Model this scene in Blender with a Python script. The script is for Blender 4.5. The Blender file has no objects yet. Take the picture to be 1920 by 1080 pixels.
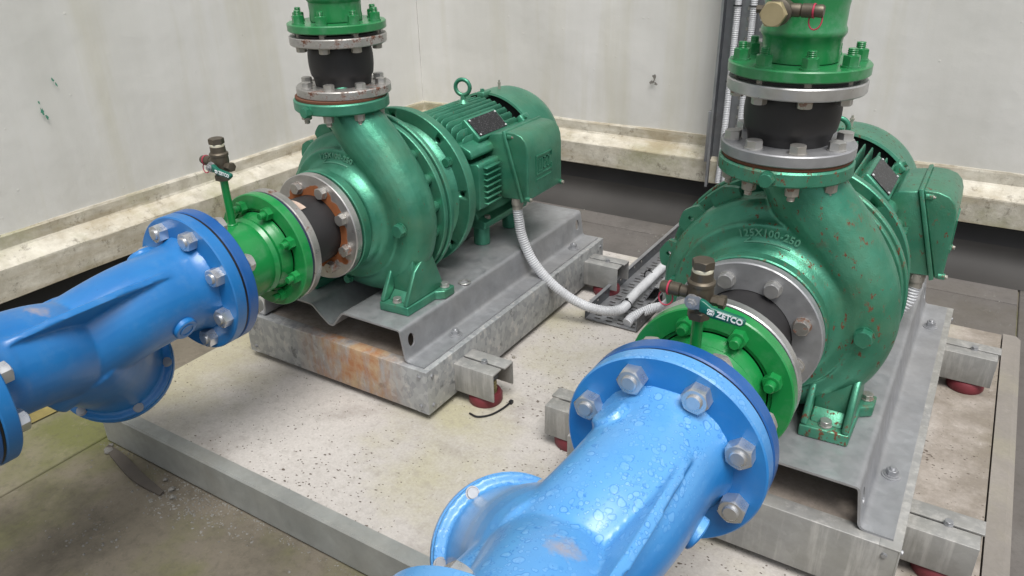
import bpy, bmesh, math, random
from math import sin, cos, pi, radians as R_
from mathutils import Vector, Matrix, Euler, noise
random.seed(7)
scn = bpy.context.scene
COL = scn.collection

# ------------------------------------------------------------------ materials
def new_mat(name):
    m = bpy.data.materials.new(name); m.use_nodes = True
    nt = m.node_tree; nt.nodes.clear()
    out = nt.nodes.new('ShaderNodeOutputMaterial'); b = nt.nodes.new('ShaderNodeBsdfPrincipled')
    nt.links.new(b.outputs[0], out.inputs[0])
    return m, nt, b
class G:
    """tiny node graph helper"""
    def __init__(s, name):
        s.m, s.nt, s.b = new_mat(name)
        s.tc = s.nt.nodes.new('ShaderNodeTexCoord'); s.obj = s.tc.outputs['Object']
    def n(s, t, **k):
        x = s.nt.nodes.new(t)
        for a, v in k.items(): setattr(x, a, v)
        return x
    def l(s, a, b): s.nt.links.new(a, b)
    def mapping(s, scale=(1,1,1), loc=(0,0,0), rot=(0,0,0)):
        m = s.n('ShaderNodeMapping'); s.l(s.obj, m.inputs[0])
        m.inputs['Scale'].default_value = scale; m.inputs['Location'].default_value = loc; m.inputs['Rotation'].default_value = rot
        return m.outputs[0]
    def noise(s, scale, detail=4, rough=.55, vec=None, dist=0):
        x = s.n('ShaderNodeTexNoise'); x.inputs['Scale'].default_value = scale; x.inputs['Detail'].default_value = detail
        x.inputs['Roughness'].default_value = rough; x.inputs['Distortion'].default_value = dist
        s.l(vec or s.obj, x.inputs['Vector']); return x.outputs['Fac']
    def voro(s, scale, feature='F1', out='Distance', vec=None, rnd=1):
        x = s.n('ShaderNodeTexVoronoi', feature=feature); x.inputs['Scale'].default_value = scale
        x.inputs['Randomness'].default_value = rnd
        s.l(vec or s.obj, x.inputs['Vector']); return x.outputs[out]
    def ramp(s, fac, stops, interp='LINEAR'):
        x = s.n('ShaderNodeValToRGB'); x.color_ramp.interpolation = interp
        e = x.color_ramp.elements
        while len(e) < len(stops): e.new(.5)
        for i, (p, c) in enumerate(stops):
            e[i].position = p; e[i].color = (c, c, c, 1) if not isinstance(c, (tuple, list)) else (*c, 1)
        s.l(fac, x.inputs[0]); return x.outputs[0]
    def mix(s, fac, a, b, mode='MIX'):
        x = s.n('ShaderNodeMix', data_type='RGBA', blend_type=mode)
        for sock, v in ((x.inputs[0], fac), (x.inputs[6], a), (x.inputs[7], b)):
            if isinstance(v, (int, float)): sock.default_value = v
            elif isinstance(v, tuple): sock.default_value = (*v, 1)
            else: s.l(v, sock)
        return x.outputs[2]
    def math(s, op, a, b=0.0):
        x = s.n('ShaderNodeMath', operation=op)
        for i, v in enumerate((a, b)):
            if isinstance(v, (int, float)): x.inputs[i].default_value = v
            else: s.l(v, x.inputs[i])
        return x.outputs[0]
    def bump(s, h, strength=.3, dist=.001, prev=None):
        x = s.n('ShaderNodeBump'); x.inputs['Strength'].default_value = strength; x.inputs['Distance'].default_value = dist
        s.l(h, x.inputs['Height'])
        if prev: s.l(prev, x.inputs['Normal'])
        return x.outputs[0]
    def fin(s, col=None, rough=.5, metal=0.0, bump=None, coat=0.0, spec=None):
        for k, v in (('Base Color', col), ('Roughness', rough), ('Metallic', metal)):
            i = s.b.inputs[k]
            if v is None: continue
            if isinstance(v, (int, float)): i.default_value = v
            elif isinstance(v, tuple): i.default_value = (*v, 1)
            else: s.l(v, i)
        if bump: s.l(bump, s.b.inputs['Normal'])
        if coat: s.b.inputs['Coat Weight'].default_value = coat; s.b.inputs['Coat Roughness'].default_value = .15
        if spec is not None: s.b.inputs['Specular IOR Level'].default_value = spec
        return s.m
    def sep(s, vec=None):
        x = s.n('ShaderNodeSeparateXYZ'); s.l(vec or s.obj, x.inputs[0]); return x.outputs
    def geo(s): return s.n('ShaderNodeNewGeometry').outputs
RUST = (.17, .055, .02); RUST2 = (.09, .035, .018)

def mat_hammer(name, rust=.0):
    """metallic cast-iron green enamel"""
    g = G(name)
    n1 = g.noise(14, 3); n2 = g.noise(420, 2, .6)
    col = g.mix(g.ramp(n1, [(.35, 0), (.7, 1)]), (.046, .225, .142), (.085, .305, .205))
    dust = g.math('MULTIPLY', g.ramp(g.noise(6, 6, .65), [(.47, 0), (.7, .55)]), 1)
    col = g.mix(dust, col, (.13, .25, .15))
    vec = g.mapping((1, 1, .55))
    spots = g.ramp(g.noise(95, 5, .7, vec), [(.70 - rust*.11, 0), (.72 - rust*.095, 1)])
    zone = g.ramp(g.noise(7, 3), [(.42, 0), (.52, 1)])
    m = g.math('MULTIPLY', spots, zone)
    if rust > .5:
        patch = g.ramp(g.noise(11, 8, .72), [(.60 - .2*(rust - 1), 0), (.68 - .2*(rust - 1), .8)])
        m = g.math('MAXIMUM', m, g.math('MULTIPLY', patch, .6))
    col = g.mix(m, col, g.mix(g.noise(120), RUST, RUST2))
    rg = g.mix(m, g.ramp(n1, [(.3, .33), (.8, .45)]), (.85, .85, .85))
    mt = g.math('SUBTRACT', .55, g.math('MULTIPLY', m, .54))
    b = g.bump(n2, .45, .0008); b = g.bump(g.noise(70, 3), .45, .0014, b)
    return g.fin(col, rg, mt, b, spec=.5)

def mat_paint(name, c1, c2, rough=.32, bump=.15, scuff=0.0, coat=.3, blister=False, rust=0, chips=None):
    g = G(name)
    col = g.mix(g.ramp(g.noise(9, 5), [(.3, 0), (.7, 1)]), c1, c2)
    if scuff: col = g.mix(g.math('MULTIPLY', g.ramp(g.noise(26, 7, .7), [(.5, 0), (.75, 1)]), scuff), col, (.35, .42, .42))
    rg = rough
    b = g.bump(g.noise(160, 3), bump, .0006); b = g.bump(g.noise(18, 2), bump, .003, b)
    if blister:
        vec = g.n('ShaderNodeVectorMath', operation='ADD'); g.l(g.obj, vec.inputs[0])
        nz = g.n('ShaderNodeTexNoise'); nz.inputs['Scale'].default_value = 60; g.l(g.obj, nz.inputs['Vector'])
        sc = g.n('ShaderNodeVectorMath', operation='SCALE'); g.l(nz.outputs['Color'], sc.inputs[0]); sc.inputs['Scale'].default_value = .009
        g.l(sc.outputs[0], vec.inputs[1])
        rm = fl_ = None
        for sc_, lo_, hi_ in ((64, .20, .44), (105, .18, .42), (170, .16, .40)):
            d_ = g.voro(sc_, vec=vec.outputs[0]); rn = g.sep(g.voro(sc_, out='Color', vec=vec.outputs[0]))[0]
            q_ = g.math('SUBTRACT', d_, g.math('ADD', lo_, g.math('MULTIPLY', rn, hi_ - lo_)))
            keep = g.math('MULTIPLY', g.ramp(rn, [(.12, 0), (.18, 1)]), g.ramp(g.noise(22, 3), [(.40, .25), (.52, 1)]))
            a_ = g.math('MULTIPLY', g.ramp(g.math('ADD', q_, .5), [(.41, 0), (.485, 1), (.53, 0)]), keep)
            f_ = g.math('MULTIPLY', g.ramp(g.math('ADD', q_, .5), [(.40, 1), (.47, 0)]), keep)
            rm = a_ if rm is None else g.math('MAXIMUM', rm, a_); fl_ = f_ if fl_ is None else g.math('MAXIMUM', fl_, f_)
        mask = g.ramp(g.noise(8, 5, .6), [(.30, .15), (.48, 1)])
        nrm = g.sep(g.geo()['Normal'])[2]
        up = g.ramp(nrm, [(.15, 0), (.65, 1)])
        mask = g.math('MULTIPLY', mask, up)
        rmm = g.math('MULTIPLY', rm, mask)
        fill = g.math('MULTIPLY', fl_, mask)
        chalk_sheen = g.math('MULTIPLY', up, g.ramp(g.noise(4, 4), [(.3, .5), (.7, .85)]))  # upward faces paler: faded chalk plus sky reflection painted into the colour
        col = g.mix(chalk_sheen, col, (.14, .39, .72))
        col = g.mix(g.math('MULTIPLY', rmm, .85), col, (.02, .17, .50))
        col = g.mix(g.math('MULTIPLY', fill, .28), col, (.28, .54, .84))
        b = g.bump(fill, .25, .0006, b)
    if name.startswith('blue_epoxy'):
        pv = g.n('ShaderNodeVectorMath', operation='DISTANCE'); g.l(g.obj, pv.inputs[0]); pv.inputs[1].default_value = (.004, .508, .068)
        m = g.math('SUBTRACT', .022, g.math('ADD', pv.outputs['Value'], g.math('MULTIPLY', g.math('SUBTRACT', g.noise(50, 5, .7), .5), .05)))
        col = g.mix(g.ramp(m, [(.0, 0), (.02, .75)]), col, g.mix(g.noise(70), (.46, .30, .19), (.30, .30, .28)))
        rg = g.mix(g.ramp(m, [(.0, 0), (.02, 1)]), (rough,)*3, (.8,)*3)
    if rust:
        m = g.ramp(g.noise(34, 6, .75), [(.68 - .02*rust, 0), (.70, 1)])
        col = g.mix(m, col, RUST); rg = g.mix(m, (rough,)*3, (.85,)*3)
    if chips:
        m = g.ramp(g.noise(48, 4, .7), [(.725, 0), (.735, 1)])
        col = g.mix(m, col, chips)
    return g.fin(col, rg, 0.0, b, coat)

def mat_zinc0(name, tint=(.50, .51, .52), rough=.42, spangle=0, rust_ring=0.0, dirt=.3, metal=.85, rust_all=0.0, streak=0.0, grime=(.16, .14, .11)):
    g = G(name)
    col = g.mix(g.ramp(g.noise(12, 6, .65), [(.35, 0), (.7, 1)]), tuple(c*.72 for c in tint), tint)
    rg = g.ramp(g.noise(40, 4), [(.3, rough - .1), (.7, rough + .14)])
    if spangle:
        v = g.voro(spangle, 'F1', 'Color')
        s = g.sep(v)[0]
        col = g.mix(g.math('MULTIPLY', s, .35), col, tuple(c*.62 for c in tint))
    d = g.math('MULTIPLY', g.ramp(g.noise(5, 8, .7), [(.42, 0), (.72, 1)]), dirt)
    col = g.mix(d, col, grime)
    mt = g.math('SUBTRACT', metal, g.math('MULTIPLY', d, .6))
    if name.endswith('bolt_steel'):
        oi = g.n('ShaderNodeObjectInfo').outputs['Random']
        col = g.mix(g.ramp(oi, [(0, 0), (1, .55)]), col, (.40, .37, .32))
        rr_ = g.math('MULTIPLY', g.ramp(oi, [(.80, 0), (.9, 1)]), g.ramp(g.noise(90, 5, .7), [(.52, 0), (.58, .8)]))
        col = g.mix(rr_, col, RUST); mt = g.math('MULTIPLY', mt, g.math('SUBTRACT', 1, rr_))
    if rust_ring:
        x = g.sep(); r = g.math('SQRT', g.math('ADD', g.math('MULTIPLY', x[0], x[0]), g.math('MULTIPLY', x[1], x[1])))
        f = g.math('SUBTRACT', g.math('ADD', g.math('MULTIPLY', g.noise(22, 2, .4), .075), rust_ring), r)
        m = g.ramp(f, [(.0, 0), (.0012, 1)])
        col = g.mix(m, col, g.mix(g.noise(60, 4), (.34, .11, .03), (.18, .06, .022)))
        mt = g.math('MULTIPLY', mt, g.math('SUBTRACT', 1, m)); rg = g.mix(m, rg, (.9,)*3)
    if rust_all:
        m = g.ramp(g.noise(30, 6, .75), [(.66 - rust_all*.2, 0), (.70 - rust_all*.1, 1)])
        col = g.mix(m, col, g.mix(g.noise(60, 4), RUST, RUST2)); mt = g.math('MULTIPLY', mt, g.math('SUBTRACT', 1, m)); rg = g.mix(m, rg, (.9,)*3)
    if streak:
        vec = g.mapping((30, 30, 3)); s = g.ramp(g.noise(1.6, 6, .7, vec), [(.5, 0), (.66, 1)])
        col = g.mix(g.math('MULTIPLY', s, streak), col, (.55, .53, .50)); mt = g.math('MULTIPLY', mt, g.math('SUBTRACT', 1, g.math('MULTIPLY', s, streak)))
    b = g.bump(g.noise(55, 4), .2, .0012)
    return g.fin(col, rg, mt, b)

mat_zinc = mat_zinc0
M = {}
M['pump'] = mat_hammer('green_hammer_enamel', .35)
M['pump_flaky'] = mat_hammer('green_enamel_flaking', 1.25)
M['pump_rusty'] = mat_hammer('green_hammer_enamel_rusty', 1.0)
M['letter'] = mat_paint('worn_green_relief', (.07, .27, .18), (.13, .33, .22), .5, .2, .3)
M['green'] = mat_paint('bright_green_gloss', (.008, .20, .045), (.012, .25, .06), .30, .2, .12)
M['green_dull'] = mat_paint('aged_green_gloss', (.010, .17, .045), (.02, .21, .07), .34, .3, .22)
M['blue'] = mat_paint('blue_epoxy', (.009, .135, .39), (.015, .172, .45), .40, .12, .10, chips=(.01, .06, .25))
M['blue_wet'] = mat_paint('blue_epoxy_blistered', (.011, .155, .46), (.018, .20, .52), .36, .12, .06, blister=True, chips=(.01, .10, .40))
M['blue_dark'] = mat_paint('dark_blue_epoxy', (.007, .08, .28), (.009, .10, .33), .36, .12, .05)
M['zinc'] = mat_zinc('zinc_plate', (.60, .60, .60), .34, dirt=.22)
M['zinc_bright'] = mat_zinc('bright_zinc_nut', (.74, .75, .76), .30, dirt=.08, metal=.85)
M['zinc_dull'] = mat_zinc('dull_zinc', (.42, .43, .45), .46, dirt=.3, metal=.7)
M['zinc_rust'] = mat_zinc('zinc_rust_ring', (.58, .57, .56), .36, dirt=.3, rust_ring=.068)
M['zinc_rust2'] = mat_zinc('zinc_rust_spots', (.56, .55, .53), .36, dirt=.4, rust_all=.55)
M['bolt'] = mat_zinc('bolt_steel', (.62, .62, .61), .36, dirt=.25, metal=.8)
M['bolt_old'] = mat_zinc('old_bolt_steel', (.50, .47, .42), .5, dirt=.6, metal=.6, rust_all=.2)
M['galv'] = mat_zinc('galvanised_sheet', (.43, .44, .46), .45, spangle=45, dirt=.35, metal=.6)
M['kerbgalv'] = mat_zinc('kerb_galvanised', (.36, .375, .36), .55, spangle=38, dirt=.5, metal=.35, grime=(.2, .18, .14))
M['dark_metal'] = mat_zinc('dark_galvanised', (.13, .14, .155), .5, dirt=.3, metal=.6)
M['tray'] = mat_zinc('tray_galvanised', (.38, .39, .41), .42, dirt=.25, metal=.7)
M['bronze'] = mat_zinc('aged_bronze', (.16, .135, .10), .45, dirt=.5, metal=.75, grime=(.05, .05, .05))
M['bronze_cream'] = mat_zinc('tarnished_brass', (.42, .35, .20), .5, dirt=.2, metal=.35)

def simple(name, c, rough=.5, metal=0, bump=.2, scale=60, var=.25):
    g = G(name)
    col = g.mix(g.ramp(g.noise(scale*.2, 5), [(.3, 0), (.7, 1)]), tuple(x*(1 - var) for x in c), tuple(min(1, x*(1 + var*.5)) for x in c))
    return g.fin(col, rough, metal, g.bump(g.noise(scale, 4), bump, .001))
M['rubber'] = simple('black_rubber', (.022, .021, .022), .55)
M['gasket'] = simple('gasket_black', (.01, .01, .012), .4)
M['navy'] = simple('navy_rubber_lip', (.02, .03, .07), .3)
M['rust'] = simple('rust_scale', (.13, .05, .025), .9, 0, .6)
def mat_plate():
    g = G('printed_black_plate'); a = g.ramp(g.noise(300, 2, .5, g.mapping((.35, 1, 1), rot=(0, 0, pi/2))), [(.56, 0), (.62, .5)])
    return g.fin(g.mix(a, (.018, .018, .02), (.16, .16, .17)), .35, .2)
M['plate_black'] = mat_plate()
M['conduit'] = simple('grey_plastic_conduit', (.56, .57, .59), .4, 0, .1)
M['conduit_groove'] = simple('conduit_groove', (.30, .30, .32), .6)
M['cup'] = simple('red_rubber_mount', (.15, .022, .03), .55, 0, .3)
M['tag'] = simple('white_print', (.78, .80, .80), .5)
M['handle'] = simple('dark_green_vinyl', (.006, .11, .075), .32, 0, .1)
M['pink'] = simple('red_tether', (.45, .04, .08), .4)
M['tape'] = simple('white_thread_tape', (.72, .68, .52), .6)
M['void'] = simple('gap_shade_black', (.012, .012, .012), .9)
M['smudge_green'] = simple('green_overspray', (.06, .26, .17), .6)
M['smudge_grey'] = simple('bare_patch', (.20, .19, .17), .8)
M['spring'] = simple('brass_spring', (.45, .38, .18), .35, .8)
M['label'] = simple('worn_paper_label', (.42, .32, .26), .8, 0, .6, 120, .6)

# painted sheet walls
def mat_wall():
    g = G('weathered_wall_paint')
    vec = g.mapping((2.2, 2.2, .25)); st = g.noise(1.3, 6, .6, vec)
    col = g.mix(g.ramp(st, [(.32, 0), (.68, 1)]), (.60, .595, .56), (.70, .695, .675))
    vec2 = g.mapping((4, 4, .35), (3, 1, 0)); s2 = g.ramp(g.noise(1.5, 5, .6, vec2), [(.52, 0), (.72, .55)])
    col = g.mix(s2, col, (.54, .52, .42))
    z = g.sep()[2]
    low = g.math('MULTIPLY', g.ramp(z, [(.0, 1), (.12, .25), (.45, 0)]), g.ramp(g.noise(9, 8, .7), [(.38, 0), (.6, 1)]))
    col = g.mix(g.math('MULTIPLY', low, .75), col, (.24, .23, .14))
    v = g.noise(30, 5, .8)
    sp = g.ramp(v, [(.74, 0), (.76, 1)]); col = g.mix(sp, col, (.33, .32, .28))
    b = g.bump(g.noise(26, 6, .7), .35, .002); b = g.bump(g.noise(3.2, 3), .6, .012, b)
    dots = g.ramp(g.voro(16), [(.0, 1), (.05, .6), (.07, 0)]); b = g.bump(dots, .35, .002, b)
    return g.fin(col, .55, 0.0, b)
M['wall'] = mat_wall()
def mat_ledge():
    g = G('mossy_ledge_paint')
    col = g.mix(g.ramp(g.noise(14, 6, .65), [(.35, 0), (.65, 1)]), (.42, .39, .32), (.60, .57, .49))
    col = g.mix(g.ramp(g.noise(2.6, 6, .65), [(.48, 0), (.68, .85)]), col, (.22, .22, .09))
    col = g.mix(g.ramp(g.noise(24, 8, .8), [(.55, 0), (.64, .7)]), col, (.15, .13, .10))
    col = g.mix(g.ramp(g.noise(1.6, 7, .7, g.mapping((1.6, 1.6, 7), (4, 2, 1))), [(.46, 0), (.66, .65)]), col, (.30, .24, .14))
    b = g.bump(g.noise(40, 7, .75), .7, .003); b = g.bump(g.noise(12, 4), .5, .006, b)
    return g.fin(col, .7, 0.0, b)
M['ledge'] = mat_ledge()
M['cove'] = simple('dark_coved_membrane', (.050, .047, .044), .7, 0, .5, 9, .45)
M['skirt'] = simple('black_upstand', (.028, .028, .03), .6, 0, .5, 12, .5)

def mat_concrete(name, c1, c2, stain, dark, chips=True, speck=.5, side=False):
    g = G(name)
    col = g.mix(g.ramp(g.noise(1.8, 7, .6), [(.35, 0), (.65, 1)]), c1, c2)
    col = g.mix(g.ramp(g.noise(2.3, 6, .6, g.mapping((1, 1, 1), (5, 2, 0))), [(.50, 0), (.68, .9)]), col, stain)
    col = g.mix(g.ramp(g.noise(3.5, 8, .68, g.mapping((1, 1, 1), (1, 7, 0))), [(.53, 0), (.72, .8)]), col, dark)
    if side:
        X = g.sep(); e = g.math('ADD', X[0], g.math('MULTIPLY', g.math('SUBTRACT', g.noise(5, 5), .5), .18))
        col = g.mix(g.ramp(e, [(.0, 0), (.06, .82)]), col, g.mix(g.ramp(g.noise(9, 6, .7), [(.42, 0), (.62, 1)]), (.17, .14, .105), (.34, .30, .26)))  # right end browner: dirt plus shade painted into the slab colour
        e2 = g.math('ADD', g.math('SUBTRACT', -1.45, X[0]), g.math('MULTIPLY', g.math('SUBTRACT', g.noise(6, 5), .5), .5))
        col = g.mix(g.ramp(e2, [(.0, 0), (.2, .7)]), col, (.36, .33, .20))
    fine = g.noise(160, 5, .7); col = g.mix(g.math('MULTIPLY', g.ramp(fine, [(.35, 0), (.7, 1)]), .24), col, (.10, .09, .08))
    mid = g.noise(46, 8, .75); col = g.mix(g.math('MULTIPLY', g.ramp(mid, [(.50, 0), (.62, 1)]), .28), col, dark)
    col = g.mix(g.math('MULTIPLY', g.ramp(g.noise(30, 9, .8, g.mapping((1, 1, 1), (9, 4, 0))), [(.58, 0), (.66, 1)]), .22), col, tuple(min(1, c*1.35) for c in c2))
    b = g.bump(fine, .3, .001); b = g.bump(g.noise(14, 6, .6), .3, .004, b)
    if chips:
        w = g.n('ShaderNodeVectorMath', operation='ADD'); g.l(g.mapping((1, 1.5, 1), rot=(0, 0, .6)), w.inputs[0])
        nz = g.n('ShaderNodeTexNoise'); nz.inputs['Scale'].default_value = 70; nz.inputs['Detail'].default_value = 3; g.l(g.obj, nz.inputs['Vector'])
        sc = g.n('ShaderNodeVectorMath', operation='SCALE'); g.l(nz.outputs['Color'], sc.inputs[0]); sc.inputs['Scale'].default_value = .012; g.l(sc.outputs[0], w.inputs[1])
        zone = g.ramp(g.noise(2.4, 3), [(.38, .32), (.60, 1)])
        m = None
        for s_, hi in ((58, .115), (105, .15)):
            d = g.voro(s_, vec=w.outputs[0]); rnd = g.sep(g.voro(s_, out='Color', vec=w.outputs[0]))[0]
            th = g.math('MULTIPLY', g.ramp(rnd, [(.45, 0), (1, 1)]), g.math('MULTIPLY', zone, hi*2.5))
            k = g.ramp(g.math('SUBTRACT', th, d), [(.0, 0), (.03, 1)])
            m = k if m is None else g.math('MAXIMUM', m, k)
        col = g.mix(g.math('MULTIPLY', m, .9), col, (.085, .065, .05))
        b = g.bump(g.math('SUBTRACT', 1, m), .6, .0015, b)
    return g.fin(col, .78, 0.0, b, spec=.35)
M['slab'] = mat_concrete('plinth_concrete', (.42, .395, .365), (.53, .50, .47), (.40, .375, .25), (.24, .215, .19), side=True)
M['floor'] = mat_concrete('floor_concrete', (.125, .11, .082), (.215, .185, .145), (.105, .115, .028), (.055, .048, .036), chips=False)
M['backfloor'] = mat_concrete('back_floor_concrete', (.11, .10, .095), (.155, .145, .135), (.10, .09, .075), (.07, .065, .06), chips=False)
M['infill'] = mat_concrete('inertia_infill', (.27, .23, .195), (.36, .32, .28), (.20, .13, .08), (.12, .10, .08), chips=False)
M['rim'] = mat_concrete('rim_concrete', (.20, .185, .165), (.28, .255, .23), (.3, .28, .2), (.22, .2, .17), chips=False)
M['guard'] = mat_zinc('grey_guard', (.24, .24, .21), .5, dirt=.6, metal=.4, rust_all=.3)
M['stone'] = simple('grey_stone_chip', (.17, .165, .15), .85, 0, .5)
M['wood'] = simple('weathered_strip', (.07, .06, .05), .85, 0, .6)
M['yellow'] = simple('worn_yellow_paint', (.22, .18, .06), .8, 0, .5, 30, .7)

def mat_baseframe():
    g = G('weathered_base_frame')
    vec = g.mapping((1, 1, .8))
    v = g.sep(g.voro(80, 'F1', 'Color', vec))[0]
    col = g.mix(v, (.30, .31, .32), (.44, .45, .45))
    wh = g.ramp(g.noise(34, 7, .75, vec), [(.56, 0), (.64, .8)]); col = g.mix(wh, col, (.50, .48, .45))
    dk = g.ramp(g.noise(20, 6, .7, vec), [(.58, 0), (.66, .7)]); col = g.mix(dk, col, (.10, .105, .11))
    x = g.sep()
    # rust weeping over the middle of the front face only
    gx = g.math('SUBTRACT', 1, g.math('MULTIPLY', g.math('ABSOLUTE', g.math('SUBTRACT', x[0], .065)), 5.4))
    fy = g.ramp(x[1], [(.0, 1), (.055, 1), (.06, 0)])
    st = g.noise(1.4, 8, .7, g.mapping((16, 16, 4.5)))
    rm = g.math('MULTIPLY', g.math('MULTIPLY', g.ramp(gx, [(.0, 0), (.5, 1)]), fy), g.ramp(st, [(.36, 0), (.56, 1)]))
    rm = g.math("MULTIPLY", rm, .9)
    col = g.mix(rm, col, g.mix(g.ramp(g.noise(22, 6, .7), [(.38, 0), (.62, 1)]), (.33, .12, .03), (.42, .29, .16)))
    mt = g.math('MULTIPLY', g.math('SUBTRACT', 1, rm), g.math('SUBTRACT', .5, g.math('MULTIPLY', wh, .4)))
    return g.fin(col, .55, mt, g.bump(g.noise(60, 6, .7), .45, .0015))
M['frame_rusty'] = mat_baseframe()
M['frame'] = mat_zinc('worn_base_frame', (.38, .38, .37), .55, spangle=50, dirt=.6, metal=.4, streak=.35, grime=(.2, .19, .15))

# ------------------------------------------------------------------ mesh builder
class MB:
    def __init__(s): s.v = []; s.f = []; s.sm = []
    def add(s, vs, fs, smooth=False, mat=None):
        o = len(s.v)
        s.v += [tuple(mat @ Vector(p)) if mat else tuple(p) for p in vs]
        for f in fs: s.f.append([i + o for i in f]); s.sm.append(smooth)
        return s
    def box(s, x0, x1, y0, y1, z0, z1, mat=None):
        vs = [(x, y, z) for x in (x0, x1) for y in (y0, y1) for z in (z0, z1)]
        return s.add(vs, [(0,1,3,2), (4,6,7,5), (0,4,5,1), (2,3,7,6), (0,2,6,4), (1,5,7,3)], False, mat)
    def prism(s, poly, a, b, axis='y', mat=None, smooth=False):
        """poly of 2D points extruded from a to b along axis; x:(y,z) y:(x,z) z:(x,y)"""
        n = len(poly)
        def P(p, t): return {'x': (t, p[0], p[1]), 'y': (p[0], t, p[1]), 'z': (p[0], p[1], t)}[axis]
        vs = [P(p, a) for p in poly] + [P(p, b) for p in poly]
        fs = [(i, (i+1) % n, n + (i+1) % n, n + i) for i in range(n)]
        s.add(vs, fs, smooth, mat)
        s.add([P(p, a) for p in poly], [list(range(n))], False, mat); s.add([P(p, b) for p in poly], [list(range(n))[::-1]], False, mat)
        return s
    def lathe(s, prof, seg=48, axis='z', mat=None, smooth=True, closed=False, ctr=(0, 0, 0)):
        """prof [(r, t)]; sharp profile corners are kept by splitting; axis z|y|x"""
        n = len(prof); pairs = [(i, i+1) for i in range(n-1)] + ([(n-1, 0)] if closed else [])
        def P(r, t, a):
            c_, s_ = r*cos(a), r*sin(a)
            p = {'z': (c_, s_, t), 'y': (c_, t, s_), 'x': (t, c_, s_)}[axis]
            return (p[0]+ctr[0], p[1]+ctr[1], p[2]+ctr[2])
        for i, j in pairs:
            (r0, t0), (r1, t1) = prof[i], prof[j]
            vs = [P(r0, t0, 2*pi*k/seg) for k in range(seg)] + [P(r1, t1, 2*pi*k/seg) for k in range(seg)]
            s.add(vs, [(k, (k+1) % seg, seg + (k+1) % seg, seg + k) for k in range(seg)], smooth, mat)
        return s
    def ring(s, ri, ro, t0, t1, seg=64, axis='y', c=.0015, ctr=(0, 0, 0)):
        return s.lathe([(ri, t0), (ro - c, t0), (ro, t0 + c), (ro, t1 - c), (ro - c, t1), (ri, t1)], seg, axis, closed=True, ctr=ctr)
    def cyl(s, r, t0, t1, seg=24, axis='z', c=0, ctr=(0, 0, 0), mat=None):
        pr = [(1e-5, t0), (r - c, t0), (r, t0 + c), (r, t1 - c), (r - c, t1), (1e-5, t1)] if c else [(1e-5, t0), (r, t0), (r, t1), (1e-5, t1)]
        return s.lathe(pr, seg, axis, ctr=ctr, mat=mat)
    def tube(s, pts, rad, seg=16, caps=True, smooth=True, up=None):
        pts = [Vector(p) for p in pts]; n = len(pts)
        rad = rad if isinstance(rad, (list, tuple)) else [rad]*n
        t0 = (pts[1] - pts[0]).normalized(); u = up or (Vector((0, 0, 1)) if abs(t0.z) < .9 else Vector((1, 0, 0)))
        u = (u - t0*u.dot(t0)).normalized(); vs = []
        for i, p in enumerate(pts):
            t = (pts[min(i+1, n-1)] - pts[max(i-1, 0)]).normalized()
            u = (u - t*u.dot(t)).normalized(); w = t.cross(u)
            vs += [tuple(p + (u*cos(2*pi*k/seg) + w*sin(2*pi*k/seg))*rad[i]) for k in range(seg)]
        fs = [(i*seg + k, i*seg + (k+1) % seg, (i+1)*seg + (k+1) % seg, (i+1)*seg + k) for i in range(n-1) for k in range(seg)]
        s.add(vs, fs, smooth)
        if caps: s.add(vs[:seg], [list(range(seg))[::-1]]); s.add(vs[-seg:], [list(range(seg))])
        return s
    def mesh(s, name, weld=1e-5):
        me = bpy.data.meshes.new(name); me.from_pydata(s.v, [], s.f)
        me.polygons.foreach_set('use_smooth', s.sm)
        bm = bmesh.new(); bm.from_mesh(me)
        bmesh.ops.remove_doubles(bm, verts=bm.verts, dist=weld)
        bmesh.ops.dissolve_degenerate(bm, edges=bm.edges, dist=1e-6)
        bmesh.ops.recalc_face_normals(bm, faces=bm.faces)
        for e in bm.edges:
            if len(e.link_faces) == 2 and e.calc_face_angle(0) > R_(33): e.smooth = False
        bm.to_mesh(me); bm.free(); me.update()
        return me

def link(name, data, parent=None, loc=(0, 0, 0), rot=None, mat=None):
    o = bpy.data.objects.new(name, data); COL.objects.link(o)
    o.location = Vector(loc) - (Vector(parent['_o']) if parent is not None and '_o' in parent else Vector((0, 0, 0)))
    if rot is not None:
        if hasattr(rot, 'to_euler'): o.rotation_euler = rot.to_euler()
        else: o.rotation_euler = rot
    if parent is not None: o.parent = parent
    if mat is not None and data is not None and len(data.materials) == 0: data.materials.append(M[mat])
    return o
def build(name, mb, mat, parent=None, loc=(0, 0, 0), rot=None, bevel=0, seg=2):
    """link ONE mesh; its vertices are relative to loc"""
    me = mb.mesh(name) if isinstance(mb, MB) else mb
    if bevel: me = bevelled(me, bevel, seg)
    return link(name, me, parent, loc, rot, mat)
def evaluated(me, *mods):
    o = bpy.data.objects.new('work', me); COL.objects.link(o)
    for t, kw in mods:
        m = o.modifiers.new(t, t)
        for k, v in kw.items(): setattr(m, k, v)
    dg = bpy.context.evaluated_depsgraph_get(); dg.update()
    r = bpy.data.meshes.new_from_object(o.evaluated_get(dg), depsgraph=dg)
    bpy.data.objects.remove(o)
    return r
def bevelled(me, w, seg=2):
    r = evaluated(me, ('BEVEL', dict(width=w, segments=seg, limit_method='ANGLE', angle_limit=R_(35), harden_normals=False)))
    r.polygons.foreach_set('use_smooth', [True]*len(r.polygons))
    bm = bmesh.new(); bm.from_mesh(r)
    for e in bm.edges:
        e.smooth = not (len(e.link_faces) == 2 and e.calc_face_angle(0) > R_(50))
    bm.to_mesh(r); bm.free()
    return r
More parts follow.
